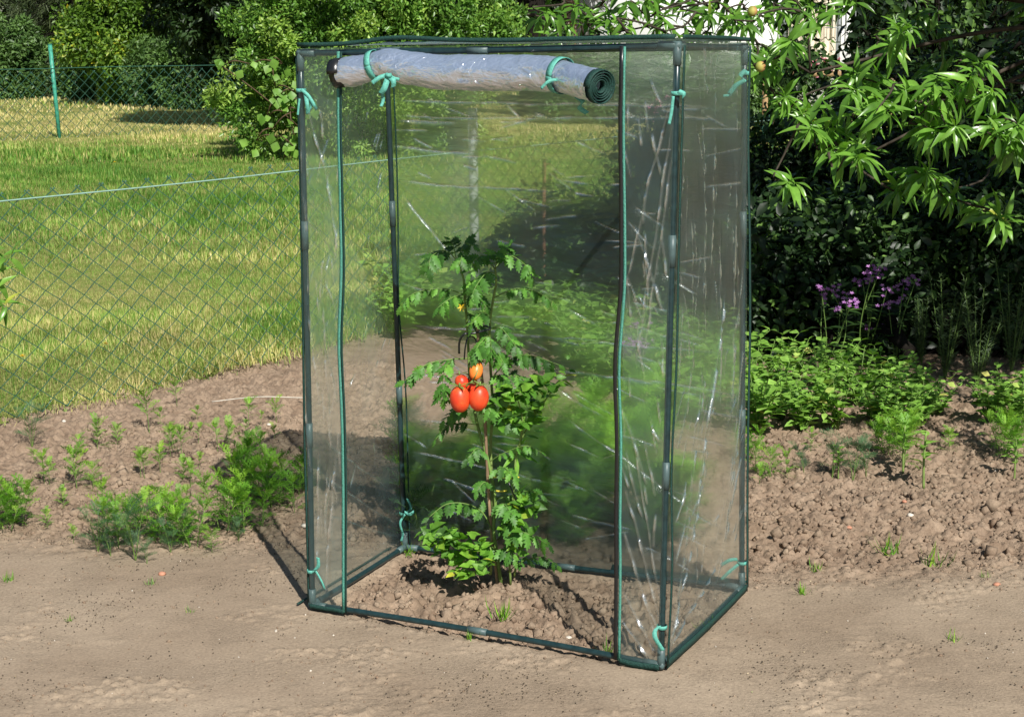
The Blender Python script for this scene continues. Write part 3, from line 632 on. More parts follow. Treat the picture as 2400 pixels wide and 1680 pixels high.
rib(g, [(1312, 188, 0), (1295, 188, -.006), (1283, 193, -.01), (1268, 208, -.006)], .007, y_)
rib(g, [(1336, 205, .02), (1350, 225, 0), (1366, 238, -.01), (1358, 252, 0), (1376, 266, .01)], .012, y_)
gpart(g, 'tie_ribbon', M['teal'], roll)

# --- teal ribbons knotted to the poles
def ties(pl, lists, post_k, y):
    l = lines[post_k]; z = P(*pl, l[0][1])[2]; tt = np.clip((z-l[0][2])/(l[-1][2]-l[0][2]), 0, 1); c = mixp(l[0], l[-1], tt)
    th = np.linspace(0, 2*math.pi, 20); g = Geo()
    g.ribbon(c+np.stack([np.cos(th)*.0125, np.sin(th)*.0125, 0*th], 1), .0095, ez)
    for pts, wd in lists: rib(g, [(a, b, o) for a, b, o in pts], wd*.85, y)
    gpart(g, 'tie_ribbon', M['teal'])
yl = FLb[1]-.03
ties((706, 212), [([(706, 210, 0), (722, 224, -.006), (736, 246, -.01), (742, 258, 0)], .010), ([(716, 220, 0), (720, 245, -.01), (722, 268, 0)], .012), ([(722, 266, 0), (730, 245, -.006), (718, 222, 0)], .007), ([(702, 232, 0), (700, 250, 0), (698, 270, 0)], .006)], 'FL', yl)
ties((733, 1337), [([(738, 1336, 0), (746, 1325, -.006), (745, 1306, -.01)], .011), ([(740, 1337, 0), (752, 1358, -.006), (762, 1381, -.002)], .006)], 'FL', yl)
yr = RLb[1]-.03
ties((950, 1203), [([(952, 1202, 0), (963, 1190, -.005), (955, 1168, 0)], .008), ([(950, 1203, 0), (938, 1225, -.006), (944, 1252, 0), (940, 1268, .004)], .008), ([(948, 1200, 0), (960, 1205, -.006), (970, 1198, 0)], .012)], 'RL', yr)
yf = FRb[1]-.03
ties((1580, 219), [([(1590, 214, 0), (1602, 220, -.003), (1603, 228, 0)], .013), ([(1578, 226, 0), (1574, 262, 0), (1568, 292, 0)], .008)], 'FR', yf)
ties((1551, 1468), [([(1545, 1466, 0), (1535, 1478, -.006), (1536, 1495, -.01), (1550, 1518, -.004), (1552, 1524, 0)], .013)], 'FR', yf)
yq = RRb[1]-.03
ties((1744, 172), [([(1748, 165, 0), (1735, 178, -.006), (1745, 188, -.01), (1725, 200, -.006), (1708, 222, 0)], .014), ([(1709, 224, 0), (1695, 225, 0)], .007)], 'RR', yq)
ties((1735, 1318), [([(1728, 1310, 0), (1710, 1312, -.008), (1690, 1324, 0)], .011), ([(1730, 1322, 0), (1708, 1340, -.006), (1690, 1358, 0)], .010)], 'RR', yq)

# ------------------------------------------------------------------ tomato plant, cane, spurge
TY = G(1172, 1372)[1]
base = np.array([*G(1172, 1372)[:2], zground(*G(1172, 1372)[:2])])
tom = empty('tomato_plant', tuple(base), 'tall tomato plant with a truss of ripe red tomatoes inside the greenhouse', 'tomato plant')
def toff(px, py, dy=0): return P(px, py, TY+dy)
gs = Geo(); gl = Geo()
def stem(pl, r0, r1, g=None, tint=.6, n=28):
    pts = spline([toff(*p) for p in pl], n); (g or gs).tube(local(pts, base), np.linspace(r0, r1, n), 7, tint); return pts
S1 = stem([(1175, 1371), (1164, 1293, -.01), (1157, 1240, -.01), (1161, 1169), (1143, 1076), (1119, 995, .01), (1102, 900, .02), (1096, 780, .01), (1088, 684), (1086, 651), (1070, 608)], .0055, .0028)
S2 = stem([(1160, 1290), (1150, 1060, .03), (1155, 960, .03), (1149, 849, .02), (1148, 761), (1156, 700), (1163, 662), (1160, 625)], .0045, .003, tint=.75)
def cleaf(pl, n, size, tint=.5, droop=.5, spread=1.0, r=.0016):
    n += 2
    pts = spline([toff(*p) for p in pl], 30); gs.tube(local(pts, base), np.linspace(r, r*.5, 30), 5, .5)
    for k in range(n):
        f = .25+.75*k/max(n-1, 1); ii = min(int(f*29), 29); t = nrm(np.gradient(pts, axis=0))[ii]
        sd = nrm(np.cross(t, [0, -.5, 1])); sc = size*.74*(.65+.5*math.sin(f*2.6))
        for sg in ((-1, 1) if k < n-1 else (0,)):
            D = nrm(t*(.55 if sg else 1)+sd*sg*spread+np.array([rng.normal(0, .2), rng.normal(0, .35)-.1, -droop+rng.normal(0, .25)]))
            Nn = nrm(np.array([rng.normal(0, .35), -.55, .8])+rng.normal(0, .25, 3))
            gl.scatter(L_TOM, local(pts[ii:ii+1], base), D[None], Nn[None], sc*rng.uniform(.8, 1.2), np.clip(tint+rng.normal(0, .22), 0, 1))
cleaf([(1070, 610), (1045, 588), (1012, 600, -.04), (1005, 630, -.06)], 5, .05, .12, .6)
cleaf([(1070, 610), (1062, 575, .02), (1055, 562, .03)], 4, .036, .2, .0)
cleaf([(1070, 612), (1090, 572, -.02), (1110, 577, -.04)], 4, .042, .15, .3)
cleaf([(1070, 612), (1082, 600, -.06), (1075, 622, -.1)], 3, .042, .25, .7)
cleaf([(1160, 630), (1135, 600, -.03), (1110, 612, -.06), (1100, 640, -.08)], 5, .044, .55)
cleaf([(1160, 630), (1185, 590, .02), (1198, 572, .02)], 4, .04, .3, .1)
cleaf([(1160, 630), (1195, 600, -.03), (1235, 625, -.05), (1242, 645, -.06)], 5, .046, .6, .6)
cleaf([(1162, 640), (1140, 640, -.08), (1115, 672, -.11), (1105, 700, -.12)], 5, .048, .5, .7)
cleaf([(1160, 632), (1165, 600, -.05), (1160, 590, -.08)], 4, .042, .6, .1)
cleaf([(1160, 697), (1190, 683, -.02), (1222, 677, -.04), (1262, 686, -.06), (1295, 708, -.07)], 8, .036, .55, .8, .8)
cleaf([(1086, 690), (1050, 678, -.01), (1010, 678, -.02), (965, 690, -.03), (940, 718, -.03)], 8, .04, .55, .8, .8)
cleaf([(1088, 690), (1055, 700, -.05), (1025, 722, -.07)], 5, .046, .45, .7)
cleaf([(1088, 700), (1115, 690, -.04), (1140, 720, -.06)], 4, .042, .35, .7)
cleaf([(1149, 770), (1175, 770, -.04), (1200, 800, -.06), (1212, 815, -.07)], 5, .044, .35, .6)
cleaf([(1149, 790), (1140, 790, -.06), (1120, 812, -.1), (1110, 830, -.1)], 5, .05, .4, .7)
cleaf([(1149, 800), (1150, 800, -.08), (1152, 840, -.12)], 4, .046, .4, .8)
cleaf([(1092, 730), (1110, 745, .03), (1140, 790, .03)], 4, .036, .25, .7)
cleaf([(1098, 840, .02), (1060, 842, -.01), (1010, 850, -.03), (975, 870, -.04), (948, 893, -.04)], 7, .052, .55, .7, .9, .0022)
cleaf([(1060, 845), (1045, 860, -.06), (1036, 905, -.08), (1038, 935, -.08)], 5, .05, .5, .6)
cleaf([(1150, 890), (1180, 855, -.01), (1220, 832, -.03), (1262, 838, -.04), (1310, 855, -.05)], 8, .046, .4, .7, .9, .0022)
cleaf([(1160, 880), (1170, 880, -.04), (1185, 890, -.06)], 4, .046, .5, .6)
cleaf([(1119, 995), (1085, 992, -.01), (1050, 998, -.02), (1020, 1030, -.03)], 6, .034, .2, .6)
cleaf([(1150, 1080), (1180, 1062, -.02), (1230, 1045, -.03), (1270, 1060, -.03)], 6, .03, .55, .6)
cleaf([(1155, 1245), (1130, 1200), (1090, 1180, -.02), (1045, 1182, -.03), (1005, 1212, -.04)], 8, .046, .4, .7, .9, .0024)
cleaf([(1161, 1170), (1200, 1160, -.01), (1240, 1150, -.03), (1268, 1160, -.04)], 6, .045, .5, .7)
cleaf([(1165, 1265), (1200, 1240, -.05), (1235, 1250, -.08), (1285, 1275, -.08)], 7, .05, .55, .7)
cleaf([(1190, 1340), (1225, 1315, -.02), (1270, 1305, -.03), (1306, 1325, -.03)], 7, .032, .3, .5)
cleaf([(1160, 1240), (1190, 1225, -.06), (1205, 1255, -.09)], 5, .05, .4, .6)
cleaf([(1165, 1290), (1140, 1275, -.03), (1115, 1285, -.05)], 4, .045, .45, .6)
cleaf([(1110, 960), (1075, 955, -.01), (1040, 985, -.02)], 5, .045, .5, .6)
for pl, n_, sz, tn in [([(1112, 960), (1135, 945, -.05), (1150, 965, -.08)], 4, .046, .5), ([(1150, 985), (1175, 975, -.04), (1200, 995, -.06)], 4, .044, .4), ([(1140, 1070), (1120, 1050, -.04), (1095, 1075, -.06)], 4, .04, .4), ([(1150, 1110), (1180, 1095, -.05), (1205, 1120, -.08)], 4, .046, .5),
    ([(1158, 1190), (1180, 1180, -.06), (1200, 1205, -.09)], 4, .046, .45), ([(1155, 1140), (1135, 1130, -.04), (1118, 1150, -.06)], 3, .036, .35), ([(1150, 830), (1165, 825, -.05), (1180, 850, -.08)], 4, .046, .5), ([(1155, 930), (1172, 915, -.03), (1195, 930, -.04)], 4, .046, .35), ([(1090, 700), (1105, 660, -.05), (1130, 655, -.08)], 4, .046, .5), ([(1150, 750), (1128, 735, -.05), (1105, 760, -.08)], 4, .046, .5), ([(1150, 900), (1200, 880, -.02), (1240, 895, -.04)], 5, .044, .45), ([(1164, 1300), (1185, 1285, -.06), (1205, 1310, -.08)], 4, .046, .5)]: cleaf(pl, n_, sz, tn)
# truss stalk
TRY = -.12
stem([(1104, 880, 0), (1110, 878, -.08), (1108, 892, TRY), (1092, 905, TRY)], .0034, .0028, tint=.6)
stem([(1108, 890, TRY), (1115, 880, TRY-.02), (1122, 862, TRY-.01)], .002, .0016, tint=.8)
stem([(1108, 892, TRY), (1120, 897, TRY-.015), (1124, 905, TRY)], .002, .0016, tint=.8)
gs.build('stem', M['stemg'], tom); gl.build('foliage', M['tomleaf'], tom)
# flower
for (px, py, dy) in ((1082, 719, -.05),):
    a = np.linspace(0, 2*math.pi, 7)[:-1]
    Geo().scatter(leaf_t(.35, 2), local(np.repeat(toff(px, py, dy)[None], 6, 0), base), np.stack([np.cos(a), -.8+0*a, np.sin(a)-.2], 1), np.array([0, -1., .3]), .014, .5).build('flower', M['yellow'], tom)
def tomato(px, py, dy, rx, rz, tiltx=0, tilty=0):
    c = toff(px, py, dy); nu, nv = 28, 20
    u = np.linspace(0, 2*math.pi, nu+1)[:-1]; v = np.linspace(.02, math.pi-.02, nv)
    U, Vv = np.meshgrid(u, v); prof = np.sin(Vv)**.88*(1+.10*np.cos(Vv+.5*math.pi)*-1)
    lob = 1+.018*np.cos(U*4)*np.sin(Vv)
    pt = np.stack([rx*prof*np.cos(U)*lob, rx*prof*np.sin(U)*lob, rz*np.cos(Vv)-.12*rz*np.exp(-(Vv/.35)**2)], -1).reshape(-1, 3)
    Rm = np.array(Matrix.Rotation(tiltx, 3, 'Y') @ Matrix.Rotation(tilty, 3, 'X'))
    pt = pt @ Rm.T
    ix = np.arange(nu*nv).reshape(nv, nu); nxt = np.roll(ix, -1, 1)
    F = [np.stack([ix[:-1], ix[1:], nxt[1:], nxt[:-1]], -1).reshape(-1, 4), ix[0][None, :], ix[-1][None, ::-1]]
    g = Geo().add(pt+local(c, base), F); o = g.build('tomato', M['tomato'], tom)
    top = c+Rm @ np.array([0, 0, rz*.92]); a = np.linspace(0, 2*math.pi, 6)[:-1]+rng.uniform(0, 1)
    D = (np.stack([np.cos(a), np.sin(a), .25+.35*rng.random(5)], 1)) @ Rm.T
    gc = Geo().scatter(leaf_t(.28, 4, .3, .35), local(np.repeat(top[None], 5, 0), base), D, Rm @ np.array([0, 0, 1.]), .034, .6)
    gc.tube(local([top-Rm @ np.array([0, 0, .004]), top+Rm @ np.array([.002, 0, .012])], base), .0022, 6, .6)
    gc.build('calyx', M['stemg'], o); return o
tomato(1078, 935, -.12, .0250, .0375, -.05, .1)
tomato(1122, 932, -.125, .0245, .0365, .08, .05)
tomato(1116, 868, -.10, .0165, .027, .2, -.5).data.materials[0] = M['unripe']
tomato(1082, 895, -.09, .0165, .021, -.3, -.2)
tomato(1104, 905, -.07, .019, .026, 0, 0)

cane = empty('bamboo_cane', tuple(G(1167, 1377)), 'thin brown bamboo cane staking the tomato plant', 'cane')
cb = np.array(cane.location); pts = np.array([toff(1167, 1380, .01), toff(1148, 1200, .005), toff(1135, 960, -.005), toff(1117, 746, -.01)]); pts = spline(pts, 60)
rr_ = .0042+.0009*(np.arange(60) % 9 == 0)
Geo().tube(local(pts, cb), rr_, 9).build('cane', M['bamboo'], cane); 
# ties
def tie(name, pl, r, m, label, cat):
    pts = spline([toff(*p) for p in pl], 26); c = pts[0].copy()
    o = Geo().tube(local(pts, c), r, 8).build(name, M[m]); o.location = tuple(c); return tag(o, label, cat, 'plant ties on the tomato')
tie('plant_tie', [(1076, 828, -.05), (1077, 800, -.06), (1088, 783, -.07), (1105, 782, -.06), (1130, 776, -.05), (1150, 770, -.02), (1138, 764, .02), (1120, 766, .02)], .0030, 'black', 'thick black rubber tie looped over the top end of the bamboo cane', 'tie')
tie('plant_tie', [(1088, 842, -.05), (1091, 810, -.06), (1098, 790, -.05), (1112, 792, -.03), (1120, 815, -.03), (1118, 828, -.03)], .0022, 'black', 'thin black tie hanging in a loop under the thick black one', 'tie')
tie('plant_tie', [(1155, 1117, -.02), (1180, 1119, -.03), (1200, 1121, -.02), (1216, 1118, 0)], .0030, 'yellowtie', 'longer yellow tie across the cane at mid height', 'tie')
tie('plant_tie', [(1158, 1149, -.02), (1172, 1151, -.03), (1188, 1149, -.02)], .0026, 'yellowtie', 'short yellow tie on the cane, just below the longer yellow one', 'tie')
tie('plant_tie', [(1192, 1130, -.05), (1203, 1155, -.06), (1213, 1175, -.05)], .0024, 'black', 'black tie end slanting beside the yellow ties', 'tie')
tie('plant_tie', [(1158, 1300, -.03), (1170, 1290, -.05), (1195, 1300, -.03), (1190, 1312, 0), (1165, 1306, .02), (1158, 1300, -.02)], .0018, 'black', 'black wire tie round the stems close to the soil', 'tie')

def spurge(bpx, pl, heads, label, leaves):
    b = np.array([*G(*bpx)[:2], 0]); root = empty('spurge_plant', tuple(b), label, 'plant', 'spurge plants round the tomato')
    g = Geo(); gl = Geo(); allp = []
    for path in pl:
        pts = spline([toff(*p) for p in path], 26); g.tube(local(pts, b), np.linspace(.0038, .0018, 26), 6, .7); allp.append(pts)
    g.build('stem', M['stemg'], root)
    for (px, py, dy, n, size) in heads:
        c = toff(px, py, dy)
        for k in range(int(n*1.15)):
            a = k*math.pi/2+rng.uniform(-.4, .4)+px; el = rng.uniform(-.4, .9)
            D = np.array([math.cos(a), math.sin(a), el]); p0 = c+rng.normal(0, .011, 3)
            gl.scatter(L_TRI if rng.random() < .75 else L_OVAL, local(p0[None], b), D[None], nrm(np.array([0, -.5, 1])+rng.normal(0, .4, 3))[None], size*rng.uniform(.8, 1.35), np.clip(rng.normal(.58, .2), 0, 1))
    for (x0, y0, x1, y1, d, tn) in leaves:
        a, q = toff(x0, y0), toff(x1, y1, d); gl.scatter(leaf_t(.2, 5, .3, .1), local(a[None], b), (q-a)[None], np.array([[.2, -.6, .8]]), np.linalg.norm(q-a), tn)
    gl.build('foliage', M['spurge'], root)
spurge((1197, 1374), [[(1197, 1374), (1194, 1278, -.03), (1205, 1130, -.03), (1211, 1060, -.02), (1230, 1013, -.02), (1273, 945, -.04), (1310, 895, -.05)], [(1218, 1045, -.02), (1225, 990, -.05), (1215, 940, -.06)], [(1255, 970, -.03), (1245, 930, -.07)], [(1300, 905, -.05), (1325, 876, -.06)]],
       [(1160, 930, -.05, 10, .036), (1185, 915, -.07, 10, .034), (1205, 940, -.08, 10, .036), (1230, 915, -.08, 12, .036), (1245, 950, -.06, 10, .036), (1265, 905, -.07, 10, .036), (1290, 890, -.06, 10, .034), (1300, 910, -.05, 8, .034), (1215, 970, -.06, 8, .034), (1260, 985, -.03, 8, .036), (1200, 1000, -.05, 8, .034), (1230, 1000, -.03, 8, .03), (1325, 874, -.06, 5, .02), (1170, 955, -.03, 8, .032), (1180, 985, -.02, 8, .03)],
       'upright bright green spurge with pointed leaves, right of the tomato stem', [(1211, 1060, 1176, 1098, -.05, .7), (1211, 1060, 1262, 1080, -.06, .5), (1210, 1070, 1213, 1122, -.06, .75), (1215, 1050, 1235, 1018, -.06, .5), (1230, 1020, 1265, 1025, -.05, .4), (1318, 882, 1352, 876, -.03, .95), (1318, 890, 1345, 905, -.03, .9), (1200, 1180, 1230, 1130, -.06, .3), (1200, 1200, 1235, 1230, -.06, .5)])
spurge((1150, 1345), [[(1150, 1345), (1105, 1320, -.03), (1050, 1300, -.05), (1005, 1255, -.06)], [(1105, 1320, -.03), (1085, 1280, -.07)], [(1150, 1345), (1152, 1300, -.06), (1145, 1270, -.06)], [(1130, 1340), (1100, 1345, -.06), (1070, 1340, -.07)]],
       [(1000, 1250, -.06, 12, .036), (1020, 1270, -.07, 12, .036), (1045, 1260, -.08, 12, .036), (1070, 1262, -.08, 10, .036), (1085, 1285, -.09, 12, .036), (1060, 1300, -.08, 10, .034), (1035, 1290, -.06, 10, .034), (1110, 1300, -.08, 8, .034), (1125, 1270, -.08, 8, .03), (1120, 1330, -.1, 10, .036), (1100, 1345, -.1, 8, .032), (1145, 1320, -.1, 8, .032), (1075, 1340, -.08, 8, .03), (1210, 1240, -.07, 8, .034), (1220, 1210, -.06, 8, .03), (1190, 1225, -.08, 8, .032)],
       'low sprawling bright green spurge at the foot of the tomato', [(1060, 1258, 1050, 1232, -.1, .8), (1075, 1265, 1085, 1238, -.1, .75)])
spurge((1205, 1350), [[(1205, 1350), (1220, 1260, -.03), (1205, 1170, -.05), (1190, 1120, -.05)]],
       [(1240, 1175, -.05, 8, .034), (1255, 1195, -.05, 8, .034), (1225, 1165, -.05, 8, .03), (1200, 1195, -.06, 7, .03), (1215, 1280, -.06, 8, .03)],
       'small dark spurge shoot beside the cane at knee height', [(1210, 1200, 1208, 1175, -.1, .95)])

# ------------------------------------------------------------------ fences
def chain(name, A2, D2, L, h, s, r, zt, mats, label, post_list, z0=.0, base_z=0, sag=.0, seed=1, hv=None):
    hv = hv or s; root = empty(name, (A2[0], A2[1], 0), label, 'fence'); g = Geo(); nW = int(L/s); K = int((h-z0)/hv)
    d3 = np.array([D2[0], D2[1], 0]); n3 = np.array([-D2[1], D2[0], 0]); rr = np.random.default_rng(seed)
    for i in range(nW):
        pts = []
        for k in range(K+1):
            left = (k % 2 == i % 2); off = 0 if left else s
            u = i*s+off; v = z0+k*hv
            u += .012*fbm(np.array(u*3), np.array(v*3), 2, seed); vv = v+.02*float(fbm(np.array(u*1.2), np.array(v*2), 2, seed+3)) - sag*math.sin(math.pi*min(max(u/L, 0), 1))
            side = .0035 if (k % 2) else -.0035
            pts.append(d3*u+n3*(side+.02*float(fbm(np.array(u*.8), np.array(v), 2, seed+7)))+np.array([0, 0, vv]))
        pts = np.array(pts)
        # knuckle at the top
        tip = pts[-1]; pts = np.vstack([pts, tip+d3*s*.12*(1 if (K % 2 == i % 2) else -1)+np.array([0, 0, .010]), tip+d3*s*.2*(1 if (K % 2 == i % 2) else -1)+np.array([0, 0, .002])])
        g.tube(pts, r, 4, .5, caps=False)
    g.build('wire_mesh', mats[0], root)
    us = np.linspace(0, L, 80); pts = d3*us[:, None]+np.stack([0*us, 0*us, zt-sag*np.sin(math.pi*us/L)+.004*np.sin(us*2)], 1)+n3*-.006
    Geo().tube(pts, r*1.15, 6).build('tension_wire', mats[1], root)
    for (u, hh, rad, m) in post_list:
        Geo().tube([d3*u+n3*.04+[0, 0, -.05], d3*u+n3*.04+[0, 0, hh*.5], d3*u+n3*.04+[0, 0, hh]], rad, 12).build('post', m, root)
    return root
# near fence: runs past the greenhouse along the lawn edge
As = FA-FD*1.2
post_u = np.linalg.norm(G(1115, 728)[:2]-As)
chain('wire_fence', As, FD, 8.6, .93, .064, .003, .905, (M['wire'], M['wirelt']), 'knee-high green chain link fence with a pale top wire along the near lawn edge',
      [(post_u, 1.14, .027, M['greypost'])], z0=.02, seed=3, hv=.0455)
st = G(1275, 722); stake = empty('rusty_stake', (st[0], st[1]-.12, 0), 'thin rusty iron stake standing behind the greenhouse by the fence', 'stake')
Geo().tube([[0, 0, -.05], [0, 0, .45], [.004, 0, .86]], .011, 8).build('rod', M['rust'], stake); Geo().box([.02, 0, .83], [.035, .006, .008]).build('hook', M['rust'], stake)
# far fence
a = G(140, 327)[:2]; b2 = G(-300, 348)[:2]; far_d = nrm(a-b2)
far = chain('wire_fence', a-far_d*6.0, far_d, 16, 1.12, .085, .0055, 1.1, (M['wire'], M['wire']), 'far green chain link fence with a leaning green post across the back lawn', [], z0=.02, seed=9)
pb, pt = G(140, 327), P(117, 105, G(140, 327)[1])
fo_ = np.array([*(a-far_d*6.0), 0])
g = Geo(); g.tube(local([pb-[0, 0, .05], (pb+pt)/2, pt], fo_), .032, 12); g.tube(local([pt, pt+(pt-pb)*.006], fo_), .036, 12); g.build('post', M['greenpost'], far)

# ------------------------------------------------------------------ shrubs and trees behind
def crown(g, centers, radii, per, T, size, tint=(.2, .9), flat=1.0, out_bias=.6, down=.2, core=None, seed=0):
    r = np.random.default_rng(seed)
    for c, R in zip(centers, radii):
        n = int(per*r.uniform(.7, 1.3)); d = nrm(r.normal(0, 1, (n, 3))); q = r.random(n)**.4
        p = c+d*(R*q)[:, None]*np.array([1, 1, flat])
        D = nrm(d*out_bias+r.normal(0, .6, (n, 3))+np.array([0, 0, -down])); Nn = nrm(d*.6+np.array([0, -.15, .55])+r.normal(0, .45, (n, 3)))
        base_t = r.uniform(*tint); tn = np.clip(base_t+r.normal(0, .18, n), 0, 1)
        g.scatter(T, p, D, Nn, size*r.uniform(.6, 1.3, n), tn)
def ell_clumps(c, rad, n, seed, zmin=.05, shell=.8, front=True):
    r = np.random.default_rng(seed); out = []
    while len(out) < n:
        d = nrm(r.normal(0, 1, 3))
        if front and d[1] > .35: continue
        q = r.uniform(shell, 1.16); p = np.array(c)+d*np.array(rad)*q
        if p[2] > zmin: out.append(p)
    return np.array(out)
def shrub(name, c, rad, n, per, cr, T, size, mk, label, cat, seed, trunks=5, tint=(.2, .9), group=None, inner=True, extra=None, shell=.78, down=.15, bark='bark'):
    b = np.array([c[0], c[1], 0.]); root = empty(name, tuple(b), label, cat, group)
    cl = ell_clumps(c, rad, n, seed, shell=shell); r = np.random.default_rng(seed+1)
    if extra is not None: cl = np.vstack([cl, extra])
    g = Geo(); crown(g, local(cl, b), r.uniform(.45, 1.35, len(cl))*cr, per, T, size, tint, seed=seed+2, down=down)
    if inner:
        ic = ell_clumps(c, np.array(rad)*.7, n//2, seed+5, shell=.2, front=False); crown(g, local(ic, b), np.full(len(ic), cr*1.6), per//2, T, size*1.5, (0, .15), seed=seed+6)  # inner leaves take the darkest tint, painting shade into the gaps
    g.build('crown', M[mk], root)
    h = Geo()
    for i in range(trunks):
        e = cl[r.integers(len(cl))]; s0 = r.normal(0, .12, 3)*[1, 1, 0]
        h.tube(spline([s0+[0, 0, -.05], s0*2+[0, 0, c[2]*.5], local(mixp(np.array(c), e, .5), b), local(e, b)], 14), np.linspace(.045, .008, 14), 6)
        for k in range(3):
            e2 = cl[r.integers(len(cl))]; h.tube(spline([s0*2+[0, 0, c[2]*.5], local(mixp(np.array(c), e2, .5), b), local(e2, b)], 10), np.linspace(.02, .004, 10), 5)
    h.build('trunk', M[bark], root); return root
# boxwood-like shrub right behind the greenhouse top
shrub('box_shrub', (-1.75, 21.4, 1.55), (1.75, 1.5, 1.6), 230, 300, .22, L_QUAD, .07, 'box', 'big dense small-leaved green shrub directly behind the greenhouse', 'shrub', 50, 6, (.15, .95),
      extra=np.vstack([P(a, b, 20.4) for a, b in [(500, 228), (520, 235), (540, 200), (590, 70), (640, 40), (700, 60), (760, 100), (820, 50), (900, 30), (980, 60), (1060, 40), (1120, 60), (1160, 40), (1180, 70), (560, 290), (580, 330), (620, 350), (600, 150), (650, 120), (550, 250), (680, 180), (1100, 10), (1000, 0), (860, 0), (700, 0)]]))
# vine with broad leaves climbing through it
vb = np.array([*G(660, 385)[:2], 0]); vine = empty('climbing_vine', tuple(vb), 'broad-leaved climbing vine on the front of the big shrub', 'vine')
g = Geo(); h = Geo(); prev = vb
for (px, py) in [(690, 345), (650, 320), (600, 330), (640, 300), (700, 260), (672, 262), (625, 275), (655, 225), (690, 215), (645, 205), (640, 140), (660, 150), (585, 150), (520, 155), (700, 300), (690, 330), (678, 240), (720, 240)]:
    c = P(px, py, 19.75); h.tube(spline(local([prev, (prev+c)/2+[0, -.1, .05], c+[0, .1, 0]], vb), 8), .008, 5); prev = c
    n = 3; g.scatter(L_ROUND, local(c+rng.normal(0, .06, (n, 3)), vb), nrm(np.array([0, -.3, -.8])+rng.normal(0, .4, (n, 3))), nrm(np.array([.2, -.8, .5])+rng.normal(0, .3, (n, 3))), rng.uniform(.08, .14, n), rng.random(n))
g.build('foliage', M['vine'], vine); h.build('stem', M['twig'], vine)
# golden-tipped shrub
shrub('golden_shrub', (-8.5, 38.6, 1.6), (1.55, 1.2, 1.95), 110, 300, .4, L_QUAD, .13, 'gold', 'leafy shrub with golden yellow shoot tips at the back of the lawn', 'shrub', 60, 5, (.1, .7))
g = None
# dark tree behind the two
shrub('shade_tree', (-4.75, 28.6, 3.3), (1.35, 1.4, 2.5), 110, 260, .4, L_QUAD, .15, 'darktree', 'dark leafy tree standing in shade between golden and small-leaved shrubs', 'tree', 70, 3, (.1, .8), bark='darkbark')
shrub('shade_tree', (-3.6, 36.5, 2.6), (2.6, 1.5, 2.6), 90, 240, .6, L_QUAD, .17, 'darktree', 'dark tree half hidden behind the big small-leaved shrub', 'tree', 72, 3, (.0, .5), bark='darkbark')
# low hedge bushes along the back of the lawn
for i, (px, py, d, rx, rz, lab) in enumerate([(20, 150, 43, .8, 1.1, 'light green bush at the far left edge, under dark conifers'), (90, 175, 44, .7, .8, 'rounded bush just left of the leaning green post'), (215, 165, 42, .6, .9, 'bush right of the leaning green post, beneath the conifers'), (330, 170, 39.5, .9, 1.0, 'bush at the foot of the golden shrub'), (395, 190, 37, .8, .8, 'low bush at the right foot of the golden shrub'), (455, 150, 36, .7, 1.2, 'bush in half shade right of the golden shrub')]):
    q = P(px, py, d); shrub('garden_bush', (q[0], d, max(q[2], .6)), (rx, .7, rz), 46, 200, .3, L_QUAD, .11, 'hedge', lab, 'bush', 80+i, 3, (.2, .9), 'bushes along the back of the lawn')
for i, (px, lab) in enumerate([(1350, 'clipped bush before the white house, seen just above the greenhouse roof'), (1450, 'bush before the white house, second from left, behind the greenhouse top'), (1550, 'bush before the white house behind the right film strip'), (1650, 'bush before the white house behind the right side sheet'), (1760, 'bush before the white house, left of the pink roses')]):
    q = P(px, 150, 28.5); shrub('garden_bush', (q[0], 28.5, .55), (.5, .5, .62), 34, 170, .22, L_QUAD, .1, 'hedge', lab, 'bush', 90+i, 3, (.1, .8), 'bushes in front of the house')
# conifers
def conifer(x, y, hgt, rad, label, seed, lo=.6):
    r = np.random.default_rng(seed); root = empty('conifer', (x, y, 0), label, 'tree', 'conifers at the back'); g = Geo(); h = Geo()
    h.tube([[0, 0, -.1], [0, 0, hgt*.5], [0, 0, hgt]], [.2, .13, .03], 8)
    for z in np.arange(lo, hgt, .28):
        R = rad*(1-z/hgt)**.7+.2
        for k in range(9):
            a = r.uniform(0, 2*math.pi); ln = R*r.uniform(.75, 1.1); tip = np.array([math.cos(a)*ln, math.sin(a)*ln, z-.32*ln])
            pts = spline([[0, 0, z], [math.cos(a)*ln*.5, math.sin(a)*ln*.5, z-.02*ln], tip], 10); h.tube(pts, np.linspace(.02, .005, 10), 4)
            n = 110; ii = r.integers(2, 10, n); p = pts[ii]+r.normal(0, .05, (n, 3))+np.stack([0*ii, 0*ii, -r.random(n)*.25], 1)
            D = nrm(np.stack([np.full(n, math.cos(a)), np.full(n, math.sin(a)), np.full(n, -.9)], 1)+r.normal(0, .5, (n, 3)))
            g.scatter(L_NEEDLE, p, D, r.normal(0, 1, (n, 3)), r.uniform(.1, .24, n), np.clip(r.normal(.5, .25, n), 0, 1))
    g.build('crown', M['conifer'], root); h.build('trunk', M['darkbark'], root)
conifer(-15.6, 47, 9, 2.6, 'dark drooping conifer at the far left corner', 1, 1.6)
conifer(-12.6, 48, 10, 2.8, 'tall dark conifer behind the leaning green post', 2, 1.7)
conifer(-9.8, 49, 9, 2.5, 'dark conifer behind the golden shrub', 3, 1.0)
q = P(160, 160, 43.5); conifer(q[0], 43.5, 1.55, .75, 'small young conifer beside the leaning green post', 4, .15)
